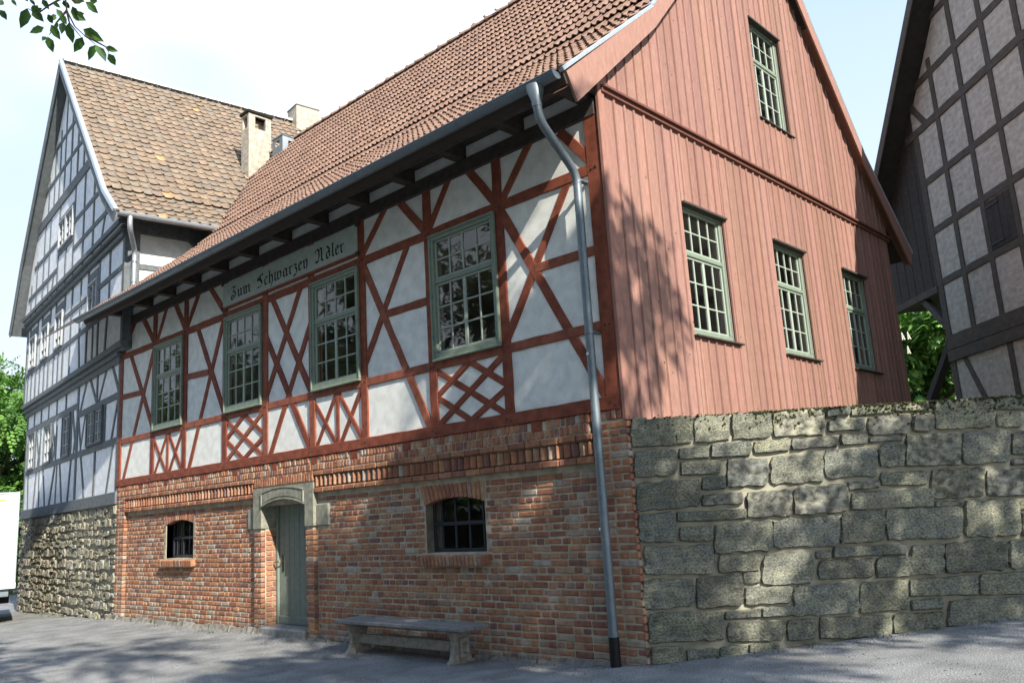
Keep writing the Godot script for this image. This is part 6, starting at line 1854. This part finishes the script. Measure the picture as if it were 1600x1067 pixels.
const TWIGS := [
	[[0.238,5.238,5.798],[0.078,5.028,5.838],[0.03,4.934,5.796],[-0.007,4.863,5.77],[-0.034,4.788,5.709],[-0.036,4.75,5.647],[-0.035,4.711,5.576]],
	[[0.03,4.934,5.796],[-0.033,4.871,5.867],[-0.085,4.811,5.919],[-0.087,4.831,5.97]],
	[[-0.007,4.863,5.77],[-0.067,4.787,5.809],[-0.118,4.714,5.831]],
	[[-0.007,4.863,5.77],[-0.037,4.801,5.741],[-0.05,4.733,5.657]],
	[[-0.036,4.75,5.647],[-0.016,4.709,5.519],[-0.024,4.678,5.492]],
	[[0.03,4.934,5.796],[0.044,4.92,5.726],[0.061,4.928,5.689]],

]
const LEAVES := [
		[0.042,4.752,6.011,-0.034,4.642,6.022],
		[-0.042,4.711,5.887,-0.101,4.673,5.951],
		[-0.145,4.867,5.931,-0.104,4.785,5.87],
		[0.179,4.675,5.937,0.125,4.656,5.889],
		[0.036,4.699,5.871,0.045,4.611,5.814],
		[-0.27,5.013,5.751,-0.285,4.949,5.687],
		[-0.294,4.804,5.788,-0.324,4.717,5.738],
		[-0.199,4.744,5.827,-0.178,4.692,5.852],
		[-0.105,4.841,5.724,-0.197,4.758,5.66],
		[-0.057,4.746,5.65,-0.149,4.669,5.668],
		[-0.106,4.834,5.633,-0.039,4.755,5.52],
		[-0.163,4.785,5.53,-0.237,4.694,5.545],
		[0.063,4.651,5.608,0.095,4.535,5.553],
		[-0.195,4.816,5.453,-0.172,4.799,5.376],
		[-0.135,4.738,5.456,-0.194,4.7,5.382],
		[-0.041,4.996,5.649,-0.09,4.977,5.546],
		[0.069,4.859,5.764,0.012,4.826,5.716],
		[0.026,4.845,5.759,-0.013,4.844,5.648],
		[-0.177,4.972,5.648,-0.113,4.954,5.626],
		[0.131,4.689,5.831,0.126,4.604,5.836],
		[-0.328,5.002,6.004,-0.33,4.967,5.97],
		[-0.12,4.92,5.954,-0.106,4.875,5.926],
		[-0.034,4.897,5.909,-0.036,4.842,5.864],
		[0.059,4.847,5.875,0.049,4.83,5.825],
		[-0.026,4.94,5.788,-0.083,4.93,5.73],
		[-0.054,4.983,5.737,-0.073,5.021,5.644],
		[-0.093,5.055,5.604,-0.131,5.093,5.54],
		[-0.235,4.843,6.088,-0.211,4.773,6.051],
		[-0.319,4.923,6.073,-0.35,4.988,6.048],
		[-0.282,4.947,5.873,-0.264,4.979,5.838],
		[-0.15,4.894,5.786,-0.148,4.837,5.827],
		[-0.227,4.889,5.749,-0.258,4.858,5.748],
		[0.071,4.764,5.824,0.109,4.693,5.803],
		[-0.233,4.967,5.874,-0.322,4.962,5.883],
		[0.142,4.766,6.072,0.101,4.76,6.025],
		[0.055,4.91,5.877,0.088,4.852,5.844],
		[0.095,4.78,5.76,0.062,4.777,5.716]
]

# ------------------------------------------------------------------ the scene
func _ready() -> void:
	rng.seed = 20240611
	var cam := Camera3D.new()
	cam.name = "camera"
	cam.transform = Transform3D(Basis(Vector3(0.7253, -0.0600, -0.6858), Vector3(0.1798, 0.9780, 0.1046), Vector3(0.6645, -0.1992, 0.7202)).orthonormalized(), CAM)
	cam.fov = 44.26
	cam.near = 0.05
	cam.far = 1500.0
	add_child(cam)
	cam.current = true
	var env := Environment.new()
	env.background_mode = Environment.BG_SKY
	env.tonemap_mode = Environment.TONE_MAPPER_LINEAR
	env.tonemap_exposure = 2.02
	env.sdfgi_enabled = true; env.ssao_enabled = true; env.ssil_enabled = true
	var sky := Sky.new()
	var sm := ProceduralSkyMaterial.new()
	sm.sky_top_color = Color(0.42, 0.66, 0.98)
	sm.sky_horizon_color = Color(0.93, 0.975, 1.0)
	sm.sky_curve = 0.75
	sm.ground_bottom_color = Color(0.30, 0.30, 0.28)
	sm.ground_horizon_color = Color(0.55, 0.57, 0.58)
	sm.sky_cover = cloud_cover()
	sm.sky_cover_modulate = Color(1, 1, 1)
	sm.sky_energy_multiplier = 1.0
	sm.sun_angle_max = 1.0
	sky.sky_material = sm
	env.sky = sky
	env.sky_rotation = Vector3(0, deg_to_rad(108), 0)
	env.background_energy_multiplier = 0.62
	var we := WorldEnvironment.new()
	we.name = "world_environment"
	we.environment = env
	add_child(we)
	var sun := DirectionalLight3D.new()
	sun.name = "sun"
	sun.light_color = Color(1.0, 0.97, 0.925)
	sun.light_energy = 1.6
	sun.light_angular_distance = 0.5
	sun.shadow_enabled = true
	add_child(sun)
	sun.look_at_from_position(Vector3(35, 26, 10), Vector3.ZERO, Vector3.UP)
	make_materials()
	build_ground()
	build_tavern()
	build_neighbour()
	build_barn()
	build_stone_wall()
	build_bench()
	build_weeds()
	build_trailer()
	build_trees()

func cloud_cover() -> ImageTexture:   # thin broken cloud, computed
	var w := 1024; var h := 512
	var f := FastNoiseLite.new()
	f.seed = 5; f.frequency = 0.75; f.fractal_octaves = 5; f.fractal_gain = 0.5
	var im := Image.create(w, h, false, Image.FORMAT_RGBA8)
	for j in h:
		var up := (0.5 - (j + 0.5) / h) * PI
		if up < -0.05: continue
		for i in w:
			var a := (i + 0.5) / w * TAU
			var d := Vector3(cos(a) * cos(up), sin(up) * 1.6, sin(a) * cos(up))
			var k := smoothstep(-0.25, 0.5, f.get_noise_3dv(d)) * 0.8
			im.set_pixel(i, j, Color(1, 1, 1, clampf(k, 0, 1)))
	return ImageTexture.create_from_image(im)
